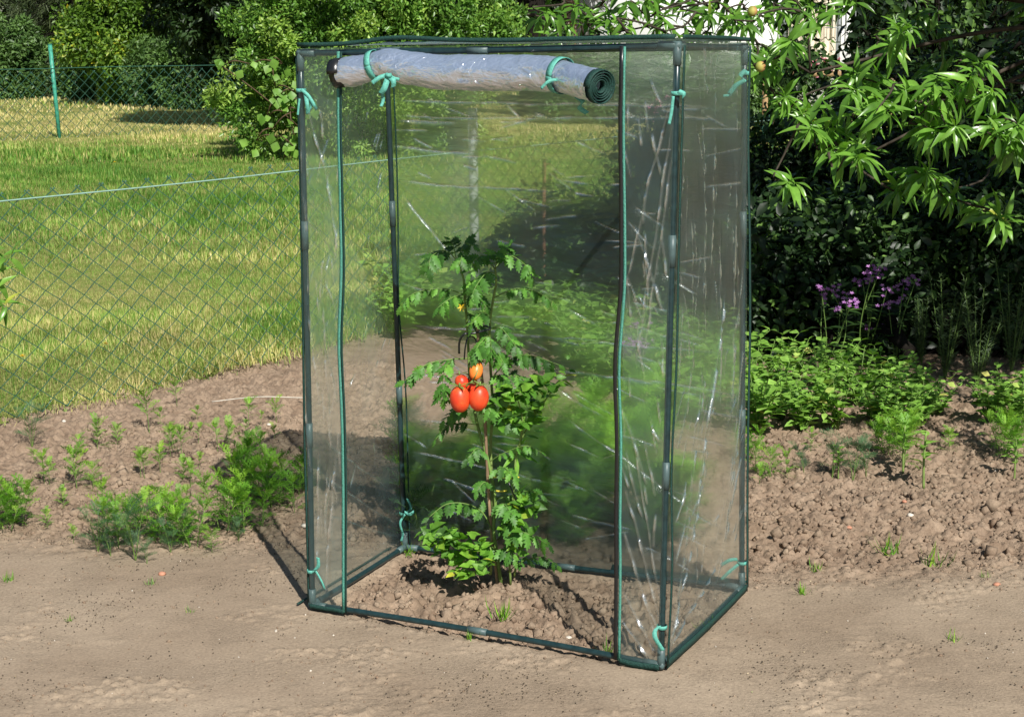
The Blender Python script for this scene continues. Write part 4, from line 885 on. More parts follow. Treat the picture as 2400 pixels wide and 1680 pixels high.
for i, (x, y) in enumerate([(-18, 55), (-14, 56), (-10, 56), (-6.5, 55), (-2.5, 54), (2, 56), (16, 56), (20, 52), (9.6, 35), (12.5, 36), (14.5, 40), (-23, 54), (-28, 53), (-33, 52), (-38, 50), (-43, 48)]):
    shrub('backdrop_tree', (x, y, 3.6), (2.8, 1.8, 3.8), 60, 170, .9, L_QUAD, .3, 'darktree', 'dark tree closing the view far behind the garden', 'tree', 120+i, 2, (0, .5), 'trees closing the view', bark='darkbark')

# dark trunk right of the big shrub
tq = P(1247, 60, 31.0); tb = np.array([tq[0], 31., 0])
tr = empty('shade_tree', tuple(tb), 'thick dark tree trunk just right of the big small-leaved shrub', 'tree')
Geo().tube(spline([[0, 0, -.1], [.02, 0, .8], [0, 0, 1.6], [-.03, 0, 3.2]], 20), np.linspace(.3, .24, 20)*(1+.08*np.sin(np.arange(20))), 14).build('trunk', M['darkbark'], tr)
g = Geo(); crown(g, ell_clumps((0, 0, 4.2), (2.2, 1.6, 1.4), 60, 5, zmin=2.9, front=False), np.full(60, .45), 240, L_QUAD, .12, (0, .6), seed=6); g.build('crown', M['darktree'], tr)

# house behind the peach tree
HB = np.array([4.2, 33., 0]); house = empty('white_house', tuple(HB), 'bright white rendered house wall glimpsed behind the peach tree', 'house')
Geo().box([-.1, .2, 1.8], [5.6, .4, 3.9]).build('wall', M['white'], house)
g = Geo(); g.box([-2.95, -.12, 1.7], [.2, .2, 3.6]); g.build('brick_pillar', M['brick'], house)
wx = P(1905, 90, 32.8)[0]-HB[0]
g = Geo(); g.box([wx, -.03, 1.75], [1.15, .06, 2.0]); g.build('window', M['metal'], house)
g = Geo(); us = np.linspace(-.48, .48, 60); V = np.concatenate([np.stack([wx+us, -.13+.03*np.sin(us*42), np.full(60, z)], 1) for z in (.7, 1.2, 1.8, 2.4)]); ix = np.arange(240).reshape(4, 60)
g.add(V, np.stack([ix[:-1, :-1], ix[:-1, 1:], ix[1:, 1:], ix[1:, :-1]], -1).reshape(-1, 4)); g.build('curtain', M['curtain'], house)
lx = P(1975, 30, 32.5)[0]-HB[0]; g = Geo()
for k in range(7): g.box([lx-.25+k*.09, -.35, 1.95], [.015, .015, .7])
for z in (1.62, 1.95, 2.28): g.box([lx, -.36, z], [.62, .012, .015])
g.build('lattice', M['metal'], house)
g = Geo(); g.add([[-3.4, -.6, 3.6], [3.0, -.6, 3.6], [3.0, 3, 5.4], [-3.4, 3, 5.4], [-3.4, -.6, 3.75], [3.0, -.6, 3.75], [3.0, 3, 5.55], [-3.4, 3, 5.55]], np.array([(0, 3, 2, 1), (4, 5, 6, 7), (0, 1, 5, 4), (2, 3, 7, 6), (0, 4, 7, 3), (1, 2, 6, 5)])); g.build('roof', M['brick'], house, smooth=False)
# pink flower bush in front of the window
pq = P(1880, 140, 29.0); fb_ = empty('rose_bush', (pq[0], 29., 0), 'bush of pale pink roses below the cream curtain', 'bush')
g = Geo(); crown(g, ell_clumps((0, 0, .55), (.6, .4, .5), 26, 8), np.full(26, .2), 120, L_QUAD, .09, (.1, .7), seed=9); g.build('foliage', M['hedge'], fb_)
g = Geo(); n = 46; pp = np.stack([rng.normal(0, .3, n), -.45+rng.normal(0, .06, n), 1.0+rng.normal(0, .09, n)], 1)
for k in range(5): g.scatter(L_ROUND, pp, nrm(rng.normal(0, 1, (n, 3))+[0, -.4, .3]), nrm(rng.normal(0, .5, (n, 3))+[0, -1, .5]), .07, rng.random(n))
g.build('blossom', M['pink'], fb_)
rq = P(1900, 174, 22.0); o = Geo().box([0, 0, 0], [1.5, .06, .07]).box([-.6, .05, -.5], [.07, .07, 1.0]).box([.6, .05, -.5], [.07, .07, 1.0]).build('wooden_rail', M['wood']); o.location = (rq[0], 22., rq[2]); tag(o, 'weathered wooden rail between posts behind the peach tree', 'rail')

# ------------------------------------------------------------------ peach tree
PB = np.array([3.55, 8.2, 0]); peach = empty('peach_tree', tuple(PB), 'leafy peach tree with long drooping leaves overhanging the bed on the right', 'peach tree')
gw = Geo(); gl = Geo(); pr = np.random.default_rng(77)
fork = np.array([3.4, 8.0, 1.5])
gw.tube(local(spline([PB-[0, 0, .1], PB+[.02, 0, .6], fork], 14), PB), np.linspace(.11, .085, 14), 10)
def sprig(c, dirv, n=13, size=.125, tint=.5, var=.2):
    dirv = nrm(dirv); k = np.arange(n); a = k*2.4+pr.uniform(0, 6); sd = nrm(np.cross(dirv, [0, 0, 1])+1e-4); up2 = np.cross(sd, dirv)
    p = c-dirv*(.13*(k/n))[:, None]
    rad = np.cos(a)[:, None]*sd+np.sin(a)[:, None]*up2
    D = nrm(dirv*pr.uniform(.1, .8, n)[:, None]+rad*1.0+np.array([0, -.12, -.14])+pr.normal(0, .18, (n, 3)))
    Nn = nrm(np.array([.22, -.6, .9])+pr.normal(0, .3, (n, 3))+rad*.15)
    gl.scatter(L_LANCE, local(p, PB), D, Nn, size*pr.uniform(.65, 1.2, n), np.clip(pr.normal(tint, var, n), 0, 1))
Z4 = lambda x, y: (1600+x/2.87, y/2.87)
front = [(870, 110), (740, 280), (1450, 230), (1400, 300), (1950, 440), (1180, 490), (1130, 630), (1310, 680), (1500, 600), (1560, 690), (1640, 720), (1830, 670), (2060, 640), (690, 650), (860, 870), (800, 760), (1110, 990), (1180, 1080), (1060, 1060), (1720, 890), (1840, 850), (1600, 860), (2130, 920), (2050, 860), (1520, 1220), (1640, 1180), (1700, 1250), (690, 1230), (1790, 1330), (2020, 1410), (1390, 780), (2250, 830), (490, 460), (560, 470), (2290, 930), (1280, 560), (1700, 640), (1920, 560), (2100, 1450), (1450, 1290), (1230, 800), (960, 880), (1950, 700), (2200, 960)]
ends = []
for (a, b) in front:
    px, py = Z4(a, b); Yd = 6.9-.35*(a/2300)+pr.uniform(-.25, .25); c = P(px, py, Yd); ends.append(c+np.array([0, .12, 0]))
    sprig(c, np.array([-.25+pr.normal(0, .3), -.8, -.1+pr.normal(0, .25)]), 15, .118, .52, .18)
# sprigs along the top behind the greenhouse roof
for (px, py) in [(1275, 30), (1260, 45), (1330, 60), (1370, 30), (1400, 70), (1430, 25), (1470, 55), (1500, 15), (1530, 70), (1560, 40), (1600, 20), (1620, 75), (1650, 40), (1690, 60), (1700, 15), (1740, 60), (1760, 30), (1800, 45), (1770, 140), (1790, 110), (1345, 10), (1310, 85), (1455, 90), (1580, 85), (1660, 95), (1830, 20), (1880, 15), (1390, 95), (1420, 50), (1490, 85), (1545, 15), (1640, 10), (1720, 35)]:
    Yd = 7.3+pr.uniform(-.5, .6); c = P(px, py, Yd); ends.append(c); sprig(c, np.array([-.3+pr.normal(0, .4), -.5, -.15+pr.normal(0, .3)]), 12, .105, .42, .25)
# inner sprigs deep in the crown, shade put into their darker tint
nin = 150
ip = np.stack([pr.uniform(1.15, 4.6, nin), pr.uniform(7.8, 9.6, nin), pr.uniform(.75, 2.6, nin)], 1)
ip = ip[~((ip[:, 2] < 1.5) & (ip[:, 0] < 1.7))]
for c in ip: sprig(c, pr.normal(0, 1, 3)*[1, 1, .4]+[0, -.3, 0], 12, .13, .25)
nt_ = 950  # unseen crown above the frame, spread and thickened for its shade
tp_ = np.stack([pr.uniform(.2, 5.2, nt_), pr.uniform(5.9, 8.8, nt_), pr.uniform(2.0, 3.3, nt_)], 1)
tp_[:, 2] += .25*np.clip(tp_[:, 0]-2, 0, 1)
kk = ~((tp_[:, 1] < 7.0) & (tp_[:, 0] < 2.35)); tp_ = tp_[kk]
for c in tp_: sprig(c, pr.normal(0, 1, 3)*[1, 1, .5], 13, .135, .4)
# off-frame outer branch towards the camera on the right
for c in np.stack([pr.uniform(2.0, 3.4, 60), pr.uniform(4.3, 6.0, 60), pr.uniform(1.1, 2.4, 60)], 1): sprig(c, np.array([-.3, -.8, -.1])+pr.normal(0, .4, 3), 12, .125, .45)
for c in np.stack([pr.uniform(2.7, 3.9, 130), pr.uniform(4.9, 6.0, 130), pr.uniform(1.6, 2.7, 130)], 1): sprig(c, pr.normal(0, 1, 3)*[1, 1, .5], 13, .135, .45)  # unseen canopy added to shade the back of the bed
# limbs from the fork towards the sprig groups
ends = np.array(ends); hubs = [np.array(v) for v in ([1.4, 7.6, 1.35], [1.9, 7.4, 1.2], [2.3, 7.2, 1.3], [.5, 7.9, 1.75], [.9, 7.8, 1.7], [2.2, 7.4, .95], [1.7, 7.5, 1.0], [2.8, 7.2, 1.9], [2.6, 6.4, 2.2])]
for hb in hubs: gw.tube(local(spline([fork, mixp(fork, hb, .5)+[0, 0, .12], hb], 14), PB), np.linspace(.017, .006, 14), 7)
nodes = list(hubs)
for e in sorted(ends, key=lambda q: min(np.linalg.norm(q-h_) for h_ in hubs)):
    hb = min(nodes, key=lambda q: np.linalg.norm(q-e)+.25*np.linalg.norm(q-fork)); nodes.append(e-np.array([-.05, -.12, .02])*-1)
    gw.tube(local(spline([hb, mixp(hb, e, .55)+pr.normal(0, .03, 3), nodes[-1], e], 10), PB), np.linspace(.006, .0022, 10), 5)
for e in tp_[::3]: gw.tube(local(spline([hubs[7] if e[1] > 6.6 else hubs[8], mixp(hubs[7], e, .6)+[0, 0, .05], e], 8), PB), np.linspace(.009, .003, 8), 5)
gw.build('trunk', M['bark'], peach); gl.build('crown', M['peach'], peach)
for (px, py, d) in ((1763, 27, 6.7), (1782, 157, 6.6)):
    c = P(px, py, d); nu, nv = 16, 12; u = np.linspace(0, 2*math.pi, nu+1)[:-1]; v = np.linspace(.05, math.pi-.05, nv); U, Vv = np.meshgrid(u, v)
    rr0 = .021*(1+.03*np.cos(U)); pt = np.stack([rr0*np.sin(Vv)*np.cos(U), rr0*np.sin(Vv)*np.sin(U), .022*np.cos(Vv)], -1).reshape(-1, 3); ix = np.arange(nu*nv).reshape(nv, nu); nx_ = np.roll(ix, -1, 1)
    Geo().add(pt+local(c, PB), [np.stack([ix[:-1], ix[1:], nx_[1:], nx_[:-1]], -1).reshape(-1, 4), ix[0][None], ix[-1][None, ::-1]], np.clip(.5+.5*np.cos(U), 0, 1).ravel()).build('peach', M['peachfruit'], peach)
# a second peach branch reaching in at the left edge
lb = P(-60, 640, 4.6); lbo = empty('peach_branch', tuple(lb), 'tip of a leafy peach branch reaching in at the left edge', 'branch'); sv_gl = gl; gl = Geo(); PBs = PB; PB = lb
for (px, py) in ((12, 605), (2, 718), (-20, 660), (-30, 690)): sprig(P(px+14, py, 4.5), np.array([.7, -.4, -.1]), 12, .075, .6)
gl.build('foliage', M['peach'], lbo); PB = PBs
Geo().tube([[-.5, .1, .1], [-.2, 0, .03], [.05, -.05, .0]], [.012, .008, .004], 6).tube([[-.2, 0, .03], [0, -.08, .05], local(P(12, 605, 4.5), lb)], .003, 5).tube([[-.2, 0, .03], [-.05, -.08, -.05], local(P(2, 718, 4.5), lb)], .003, 5).build('twig', M['twig'], lbo)

# undergrowth along the fence under the peach tree, some added to darken the background
for i, (x, y, rx, ry, z, rz, lab) in enumerate([(1.55, 8.6, .35, .3, .28, .32, 'low dark shrub in shade behind the bed, nearest the greenhouse edge'), (2.1, 8.9, .4, .3, .35, .4, 'low dark shrub in shade behind the purple flowers'), (2.75, 8.7, .4, .3, .38, .45, 'low dark shrub in shade behind the rosemary'), (1.3, 8.0, .3, .25, .24, .3, 'low dark plant in shade just behind the herbs, left of the purple flowers'), (1.75, 7.9, .3, .25, .26, .32, 'low dark plant in shade just behind the purple flowers'), (2.25, 7.9, .35, .25, .28, .36, 'low dark plant in shade between the rosemary bushes'), (2.7, 7.7, .35, .25, .3, .36, 'low dark plant in shade at the right edge behind the herbs'), (.75, 9.1, .35, .25, .22, .3, 'low dark shrub behind the greenhouse, right of the rusty stake'), (.35, 9.3, .3, .25, .2, .26, 'low dark shrub behind the greenhouse, left of the rusty stake'), (1.2, 10.7, .4, .3, .5, .6, 'dark shrub added on the lawn to darken the view through the right side sheet'), (1.75, 10.6, .45, .4, .45, .5, 'dark shaded shrub under the peach tree, nearest the greenhouse'), (2.5, 10.2, .6, .5, .65, .7, 'dark shaded shrub in the middle under the peach tree'), (3.5, 9.9, .7, .5, .75, .85, 'dark shaded shrub at the far right under the peach tree'), (3.2, 12.2, 1.2, .6, 1.1, 1.2, 'tall dark shrub behind the peach tree'), (5.2, 11.5, 1.2, .8, 1.3, 1.4, 'dark shrub right behind the peach tree, at the frame edge'), (5.2, 15.5, 1.6, .8, 1.3, 1.5, 'dark shrub on the lawn beyond the peach tree')]):
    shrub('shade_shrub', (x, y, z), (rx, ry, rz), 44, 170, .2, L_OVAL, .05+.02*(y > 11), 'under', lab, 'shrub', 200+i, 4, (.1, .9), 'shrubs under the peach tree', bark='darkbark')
# round-leaved climber on the fence
cb_ = np.array([*(As+FD*7.9), 0.]); cl = empty('fence_climber', tuple(cb_), 'round-leaved climber on the fence beside the greenhouse right edge', 'vine'); g = Geo(); h = Geo()
for k in range(9):
    e = np.array([rng.normal(-.15, .25), rng.normal(-.1, .1), rng.uniform(.4, 1.1)]); pts = spline([[rng.normal(0, .1), 0, 0], e*.5+rng.normal(0, .04, 3), e], 12); h.tube(pts, .004, 5)
    n = 34; ii = rng.integers(2, 12, n); g.scatter(L_ROUND, pts[ii]+rng.normal(0, .05, (n, 3)), nrm(rng.normal(0, 1, (n, 3))+[0, -.2, -.5]), nrm(rng.normal(0, .5, (n, 3))+[0, -1, .3]), rng.uniform(.035, .07, n), rng.random(n)*.7)
g.build('foliage', M['under'], cl); h.build('stem', M['twig'], cl)

# ------------------------------------------------------------------ bed plants
def mesh_plant(name, kind, seed):
    r = np.random.default_rng(seed); g = Geo(); h = Geo()
    if kind in ('seedling', 'cosmos', 'bushy'):
        ns = 1 if kind != 'bushy' else 4
        for s in range(ns):
            a = r.uniform(0, 6.28); ln = r.uniform(.0, .12) if ns == 1 else r.uniform(.15, .5); H = (.15 if kind == 'seedling' else .17)*r.uniform(.85, 1.1)
            b0 = np.array([math.cos(a), math.sin(a), 0])*(.0 if ns == 1 else .02)
            pts = spline([b0, b0+[math.cos(a)*ln*H*.4, math.sin(a)*ln*H*.4, H*.5], b0+[math.cos(a)*ln*H, math.sin(a)*ln*H, H]], 16); h.tube(pts, np.linspace(.0022, .0012, 16), 5, r.uniform(.2, .7))
            nn = 4 if kind == 'seedling' else 7; f0 = .55 if kind == 'seedling' else .2
            for k in range(nn):
                f = f0+(1-f0)*k/(nn-1); p = pts[min(15, int(f*15))]
                for sgn in (0, math.pi):
                    aa = k*math.pi/2+sgn+r.normal(0, .3); el = .25+.9*f*f+r.normal(0, .15)
                    D = np.array([math.cos(aa), math.sin(aa), el])
                    g.scatter(L_COS, p[None], D[None], np.array([[-math.cos(aa)*.3, -math.sin(aa)*.3, 1.]]), (.075 if kind == 'seedling' else .085)*r.uniform(.75, 1.15), np.clip(r.normal(.35+.3*f, .15), 0, 1))
            for k in range(4): 
                aa = r.uniform(0, 6.28); g.scatter(L_COS, pts[-1][None], np.array([[math.cos(aa)*.5, math.sin(aa)*.5, 1.]]), np.array([[math.cos(aa), math.sin(aa), .2]]), .05, .8)
        return g, h, 'cosmos'
    if kind == 'dill':
        H = .2
        for s in range(3):
            a = r.uniform(0, 6.28); pts = spline([[0, 0, 0], [math.cos(a)*.02, math.sin(a)*.02, H*.5], [math.cos(a)*.05, math.sin(a)*.05, H]], 14); h.tube(pts, np.linspace(.0024, .001, 14), 5, .6)
            for k in range(7):
                p = pts[3+k*10//6]; aa = k*2.4+r.uniform(0, 1)
                g.scatter(L_DILL, p[None], np.array([[math.cos(aa), math.sin(aa), r.uniform(.3, 1.2)]]), np.array([[-math.cos(aa)*.3, -math.sin(aa)*.3, 1.]]), r.uniform(.07, .11), r.random())
        return g, h, 'dill'
    if kind == 'leafy':
        for s in range(11):
            a = r.uniform(0, 6.28); R = r.uniform(.03, .2); H = r.uniform(.14, .27)
            pts = spline([[0, 0, 0], [math.cos(a)*R*.5, math.sin(a)*R*.5, H*.6], [math.cos(a)*R, math.sin(a)*R, H]], 12); h.tube(pts, np.linspace(.003, .0015, 12), 5, .5)
            tn = r.uniform(.3, .75)
            for k in range(7):
                f = .25+.75*k/6; p = pts[min(11, int(f*11))]
                for sgn in (0, math.pi):
                    aa = k*math.pi/2+sgn+r.normal(0, .25)+a
                    D = np.array([math.cos(aa), math.sin(aa), .35+r.normal(0, .25)]); Nn = np.array([r.normal(0, .3), r.normal(-.2, .3), 1.])
                    g.scatter(L_OVAL if r.random() < .7 else L_ROUND, p[None], D[None], Nn[None], (.062-.026*f)*r.uniform(.8, 1.3), np.clip(r.normal(tn, .18), 0, 1))
        return g, h, 'bed'
    if kind == 'rosemary':
        for s in range(9):
            a = r.uniform(0, 6.28); R = r.uniform(.05, .16); H = r.uniform(.4, .75)
            pts = spline([[0, 0, 0], [math.cos(a)*R*.5, math.sin(a)*R*.5, H*.5], [math.cos(a)*R, math.sin(a)*R, H]], 20); h.tube(pts, np.linspace(.005, .0018, 20), 5, .3)
            n = 130; ii = r.integers(3, 20, n); aa = r.uniform(0, 6.28, n)
            g.scatter(L_NARROW, pts[ii]+r.normal(0, .01, (n, 3)), np.stack([np.cos(aa), np.sin(aa), .7+r.normal(0, .3, n)], 1), r.normal(0, 1, (n, 3)), r.uniform(.03, .055, n), r.random(n))
        return g, h, 'rosemary'
    if kind == 'weed':
        n = 22; a = r.uniform(0, 6.28, n)
        g.scatter(blade_t(.035), r.normal(0, .012, (n, 3))*[1, 1, 0], np.stack([np.cos(a)*.6, np.sin(a)*.6, np.ones(n)*r.uniform(.4, 1.3, n)], 1), np.stack([np.cos(a), np.sin(a), 0*a], 1), r.uniform(.03, .08, n), r.random(n)); 
        h.tube([[0, 0, -.005], [0, 0, .01]], .002, 5)
        return g, h, 'cosmos'
    if kind == 'tallstem':
        pts = spline([[0, 0, 0], [.004, 0, .12], [0, 0, .24]], 14); h.tube(pts, np.linspace(.006, .004, 14), 7, .7)
        for k in range(12):
            aa = k*2.4; f = .5+.5*k/11; g.scatter(L_OVAL, pts[min(13, int(f*13))][None], np.array([[math.cos(aa), math.sin(aa), .3]]), np.array([[0, -.3, 1.]]), r.uniform(.05, .08), r.uniform(.3, .8))
        return g, h, 'bed'
PROTO = {}
VAR = {'seedling': 4, 'cosmos': 5, 'bushy': 4, 'dill': 3, 'leafy': 5, 'rosemary': 3, 'weed': 3, 'tallstem': 2}
NAMES = {'seedling': ('cosmos_seedling', 'seedling'), 'cosmos': ('cosmos_plant', 'plant'), 'bushy': ('cosmos_plant', 'plant'), 'dill': ('dill_plant', 'plant'), 'leafy': ('leafy_herb', 'herb'), 'rosemary': ('rosemary_bush', 'herb'), 'weed': ('grass_tuft', 'weed'), 'tallstem': ('herb_stalk', 'herb')}
def place(kind, x, y, sc, label, group, z=None):
    v = random.randrange(VAR[kind]); key = (kind, v); z = float(zground(x, y))-.004 if z is None else z; rz = random.uniform(0, 6.28)
    if key not in PROTO:
        g, h, mk = mesh_plant(kind, kind, 300+v*7+len(kind)); nm, cat = NAMES[kind]
        o = empty(nm, (x, y, z), label, cat, group, rz, sc); g.build('foliage', M[mk], o); h.build('stem', M['stemg'], o); PROTO[key] = o; return o
    return dup(PROTO[key], (x, y, z), rz, sc, label, group)
BASEH = {'seedling': .19, 'cosmos': .22, 'bushy': .22, 'dill': .26, 'leafy': .27, 'rosemary': .7, 'weed': .06, 'tallstem': .26}
ORD = ['leftmost', 'second from left', 'third from left', 'fourth from left', 'fifth from left', 'sixth from left', 'seventh from left', 'eighth from left', 'ninth from left', 'tenth from left', 'eleventh from left', 'twelfth from left', 'thirteenth from left', 'fourteenth from left', 'fifteenth from left', 'sixteenth from left', 'seventeenth from left', 'eighteenth from left'] + [f'{w_} from left' for w_ in ('nineteenth', 'twentieth', 'twenty-first', 'twenty-second', 'twenty-third', 'twenty-fourth', 'twenty-fifth', 'twenty-sixth', 'twenty-seventh', 'twenty-eighth', 'twenty-ninth', 'thirtieth', 'thirty-first', 'thirty-second', 'thirty-third', 'thirty-fourth', 'thirty-fifth', 'thirty-sixth', 'thirty-seventh', 'thirty-eighth')]
def rows(plants, cuts, names, where, kinds, group):
    # plants: (kind, px, py, heightpx); rows by how far up the photo the base sits, ranks from the left
    for ci, nm in enumerate(names):
        lo, hi = cuts[ci], cuts[ci+1]; sel = sorted([p for p in plants if lo <= p[2] < hi], key=lambda p: p[1])
        for k, (kind, px, py, hp) in enumerate(sel):
            p = G(px, py); d = np.linalg.norm(p-[0, 0, CAM_H]); sc = hp/CAM_F*d/BASEH[kind]*(.86 if kind == 'bushy' else .95)
            place(kind, p[0], p[1], sc, f'{kinds[kind]}, {ORD[min(k, 37)]} in the {nm} {where}', group)
left = [('dill', 75, 1040, 105), ('seedling', 350, 1010, 105), ('seedling', 415, 945, 60), ('seedling', 376, 1000, 52), ('seedling', 405, 1045, 68), ('cosmos', 228, 1045, 85), ('cosmos', 275, 1030, 62), ('seedling', 330, 1112, 70), ('seedling', 376, 1105, 68), ('cosmos', 430, 1118, 75), ('seedling', 537, 1058, 88), ('seedling', 510, 1052, 78), ('seedling', 574, 1018, 44), ('seedling', 648, 990, 70), ('seedling', 596, 1046, 55), ('seedling', 465, 1040, 52), ('cosmos', 185, 1062, 62), ('seedling', 447, 1010, 35), ('seedling', 612, 1000, 40),
        ('cosmos', 105, 1135, 90), ('cosmos', 180, 1140, 115), ('cosmos', 218, 1136, 75), ('bushy', 590, 1165, 140), ('dill', 560, 1160, 90), ('bushy', 525, 1240, 150), ('cosmos', 655, 1165, 105), ('cosmos', 690, 1195, 110), ('dill', 630, 1140, 80), ('bushy', 640, 1185, 150), ('cosmos', 580, 1120, 125), ('bushy', 692, 1150, 120), ('cosmos', 610, 1090, 90),
        ('bushy', 15, 1245, 135), ('bushy', 45, 1225, 110), ('cosmos', 112, 1235, 55), ('seedling', 172, 1262, 48), ('dill', 230, 1290, 120), ('bushy', 280, 1275, 140), ('dill', 318, 1312, 165), ('bushy', 375, 1262, 145), ('dill', 430, 1275, 110), ('bushy', 455, 1278, 130), ('cosmos', 497, 1292, 75), ('cosmos', 245, 1215, 110), ('cosmos', 350, 1200, 85), ('cosmos', 420, 1190, 70), ('cosmos', 572, 1240, 120), ('cosmos', 615, 1230, 110), ('dill', 345, 1320, 70), ('dill', 560, 1255, 70), ('dill', 260, 1300, 80), ('dill', 400, 1290, 80), ('cosmos', 150, 1180, 60), ('cosmos', 320, 1255, 110)]
KN = {'seedling': 'thin cosmos seedling', 'cosmos': 'feathery cosmos plant', 'bushy': 'bushy cosmos plant', 'dill': 'wispy dill plant', 'leafy': 'leafy green herb', 'rosemary': 'spiky rosemary bush', 'weed': 'tuft', 'tallstem': 'bare-stalked herb'}
r9 = np.random.default_rng(19)
left += [('seedling' if r9.random() < .7 else 'cosmos', r9.uniform(60, 690), r9.uniform(960, 1195), r9.uniform(45, 85)) for _ in range(18)]
rows(left, [900, 1080, 1200, 1400], ['back row', 'middle row', 'front row'], 'left of the greenhouse', KN, 'feathery seedlings left of the greenhouse')
behind = []
r_ = np.random.default_rng(5)
for k in range(60):
    px, py = r_.uniform(960, 1560), r_.uniform(985, 1290)
    if px < 1130 and r_.random() < .35: continue
    kind = r_.choice(['bushy', 'bushy', 'cosmos', 'dill'] if px < 1230 else ['bushy', 'bushy', 'cosmos']); p = G(px, py)
    place(kind, p[0], p[1], r_.uniform(.85, 1.3), 'feathery green plant blurred behind the clear back sheet of the greenhouse', 'plants seen through the greenhouse back')
for (px, py) in [(950, 790), (930, 750), (985, 770), (1030, 760), (920, 720), (960, 730), (1010, 735), (1060, 770), (1100, 790), (1140, 800), (1190, 790), (1230, 820), (1280, 800), (1330, 830), (1380, 800), (1420, 850), (1350, 860), (1440, 880), (1400, 900), (1500, 870), (1560, 900), (1480, 920), (1610, 880), (1650, 920), (1700, 890), (1560, 960), (1640, 980)]:
    p = G(px, py); place('leafy', p[0], p[1], 1.25, 'leafy green herb blurred behind the clear sheets of the greenhouse', 'herbs seen through the greenhouse back')
# right-hand bed
rb = [('leafy', 1775, 1010, 170), ('leafy', 1760, 950, 160), ('leafy', 1830, 980, 165), ('leafy', 1885, 1005, 160), ('leafy', 1925, 960, 150), ('leafy', 1965, 1005, 150), ('leafy', 2010, 950, 145), ('leafy', 2050, 990, 140), ('leafy', 2100, 960, 140), ('leafy', 2130, 1015, 130), ('leafy', 2165, 985, 130), ('leafy', 1850, 920, 150), ('leafy', 1950, 905, 140), ('leafy', 2060, 915, 130), ('leafy', 2200, 960, 100), ('leafy', 2320, 985, 120), ('leafy', 2385, 990, 130), ('leafy', 2360, 950, 120), ('leafy', 1790, 900, 150), ('leafy', 2150, 930, 110)]
rows(rb, [880, 955, 1030], ['back row', 'front row'], 'of herbs right of greenhouse', {'leafy': 'leafy herb'}, 'leafy herbs in the right bed')
rb2 = [('cosmos', 1770, 1100, 90), ('cosmos', 1805, 1115, 95), ('bushy', 1760, 1075, 90), ('cosmos', 1845, 1112, 80), ('dill', 1885, 1105, 80), ('dill', 1950, 1110, 120), ('bushy', 2080, 1060, 110), ('cosmos', 2120, 1085, 130), ('bushy', 2110, 1040, 100), ('dill', 2000, 1115, 110), ('dill', 2030, 1105, 90), ('cosmos', 2225, 1050, 70), ('bushy', 2350, 1060, 110), ('bushy', 2395, 1080, 130), ('tallstem', 2117, 1100, 130), ('tallstem', 2165, 1135, 150), ('cosmos', 1900, 1060, 60), ('tallstem', 2378, 1110, 110), ('tallstem', 1965, 1110, 90), ('seedling', 1780, 1135, 60)]
rows(rb2, [1030, 1103, 1200], ['back line', 'front line'], 'right of the greenhouse', KN, 'feathery seedlings right of the greenhouse')
for px, py, hp, lab in [(2215, 880, 250, 'tall spiky rosemary bush at the back of the right bed'), (2290, 900, 240, 'spiky rosemary bush further right at the back of the bed'), (2370, 870, 260, 'rosemary bush at the right picture edge behind the herbs'), (2160, 860, 160, 'short rosemary bush left of the tall one, in shade')]:
    p = G(px, py); d = p[1]; place('rosemary', p[0], p[1], hp/CAM_F*d/.7, lab, 'rosemary bushes at the back of the bed')
# purple flowers
def flower_plant(px, py, heads, label):
    b = G(px, py); root = empty('purple_flower', tuple(b), label, 'flower', 'purple flowers in the right bed'); h = Geo(); g = Geo(); q = Geo()
    for (hx, hy) in heads:
        e = P(hx, hy, b[1]+rng.uniform(-.15, .1)); pts = spline(local([b, mixp(b, e, .5)+rng.normal(0, .03, 3), e], b), 14); h.tube(pts, np.linspace(.004, .0018, 14), 5, .4)
        n = 9; ii = rng.integers(4, 12, n); a = rng.uniform(0, 6.28, n); g.scatter(leaf_t(.25, 4, .3, .3), pts[ii], np.stack([np.cos(a), np.sin(a), .4+0*a], 1), np.array([0, -.2, 1.]), rng.uniform(.06, .1, n), rng.random(n))
        m = 8
        for k in range(m):
            c = pts[-1]+rng.normal(0, .016, 3)*[1.3, 1, .7]; a = np.arange(5)*math.pi*.4+rng.uniform(0, 1)
            q.scatter(L_OVAL, np.repeat(c[None], 5, 0), np.stack([np.cos(a), np.sin(a)*.6-.3, np.sin(a)*.5+.3], 1), np.array([0, -.8, .6]), .012, rng.random())
    h.build('stem', M['stemg'], root); g.build('foliage', M['under'], root); q.build('blossom', M['purple'], root)
flower_plant(1930, 870, [(1925, 678), (1927, 703), (1950, 680), (1985, 693), (1995, 712), (1970, 722)], 'left clump of purple flowers above the herbs')
flower_plant(2020, 860, [(2064, 631), (2022, 658), (2045, 636), (2050, 655), (2078, 682), (2030, 768), (2073, 768)], 'tallest purple flower clump, in the middle above the herbs')
flower_plant(2100, 870, [(2118, 670), (2108, 706), (2082, 712), (2145, 660)], 'right clump of purple flowers beside the rosemary')
flower_plant(1500, 930, [(1485, 762), (1500, 805), (1465, 808), (1520, 803)], 'purple flowers blurred behind the clear sheet of the greenhouse')
pq = P(1535, 250, 12.0); b = np.array([pq[0], 12., 0]); rs = empty('red_flower', tuple(b), 'red flower blurred behind the top right film strip', 'flower'); h = Geo(); g = Geo()
h.tube(spline([[0, 0, 0], [.02, 0, .5], local(pq, b)], 12), .006, 5); n = 14
g.scatter(L_ROUND, local(pq, b)+rng.normal(0, .03, (n, 3)), nrm(rng.normal(0, 1, (n, 3))), nrm(rng.normal(0, .5, (n, 3))+[0, -1, .5]), .06, rng.random(n)*.3); h.build('stem', M['stemg'], rs); g.build('blossom', M['pink'], rs)
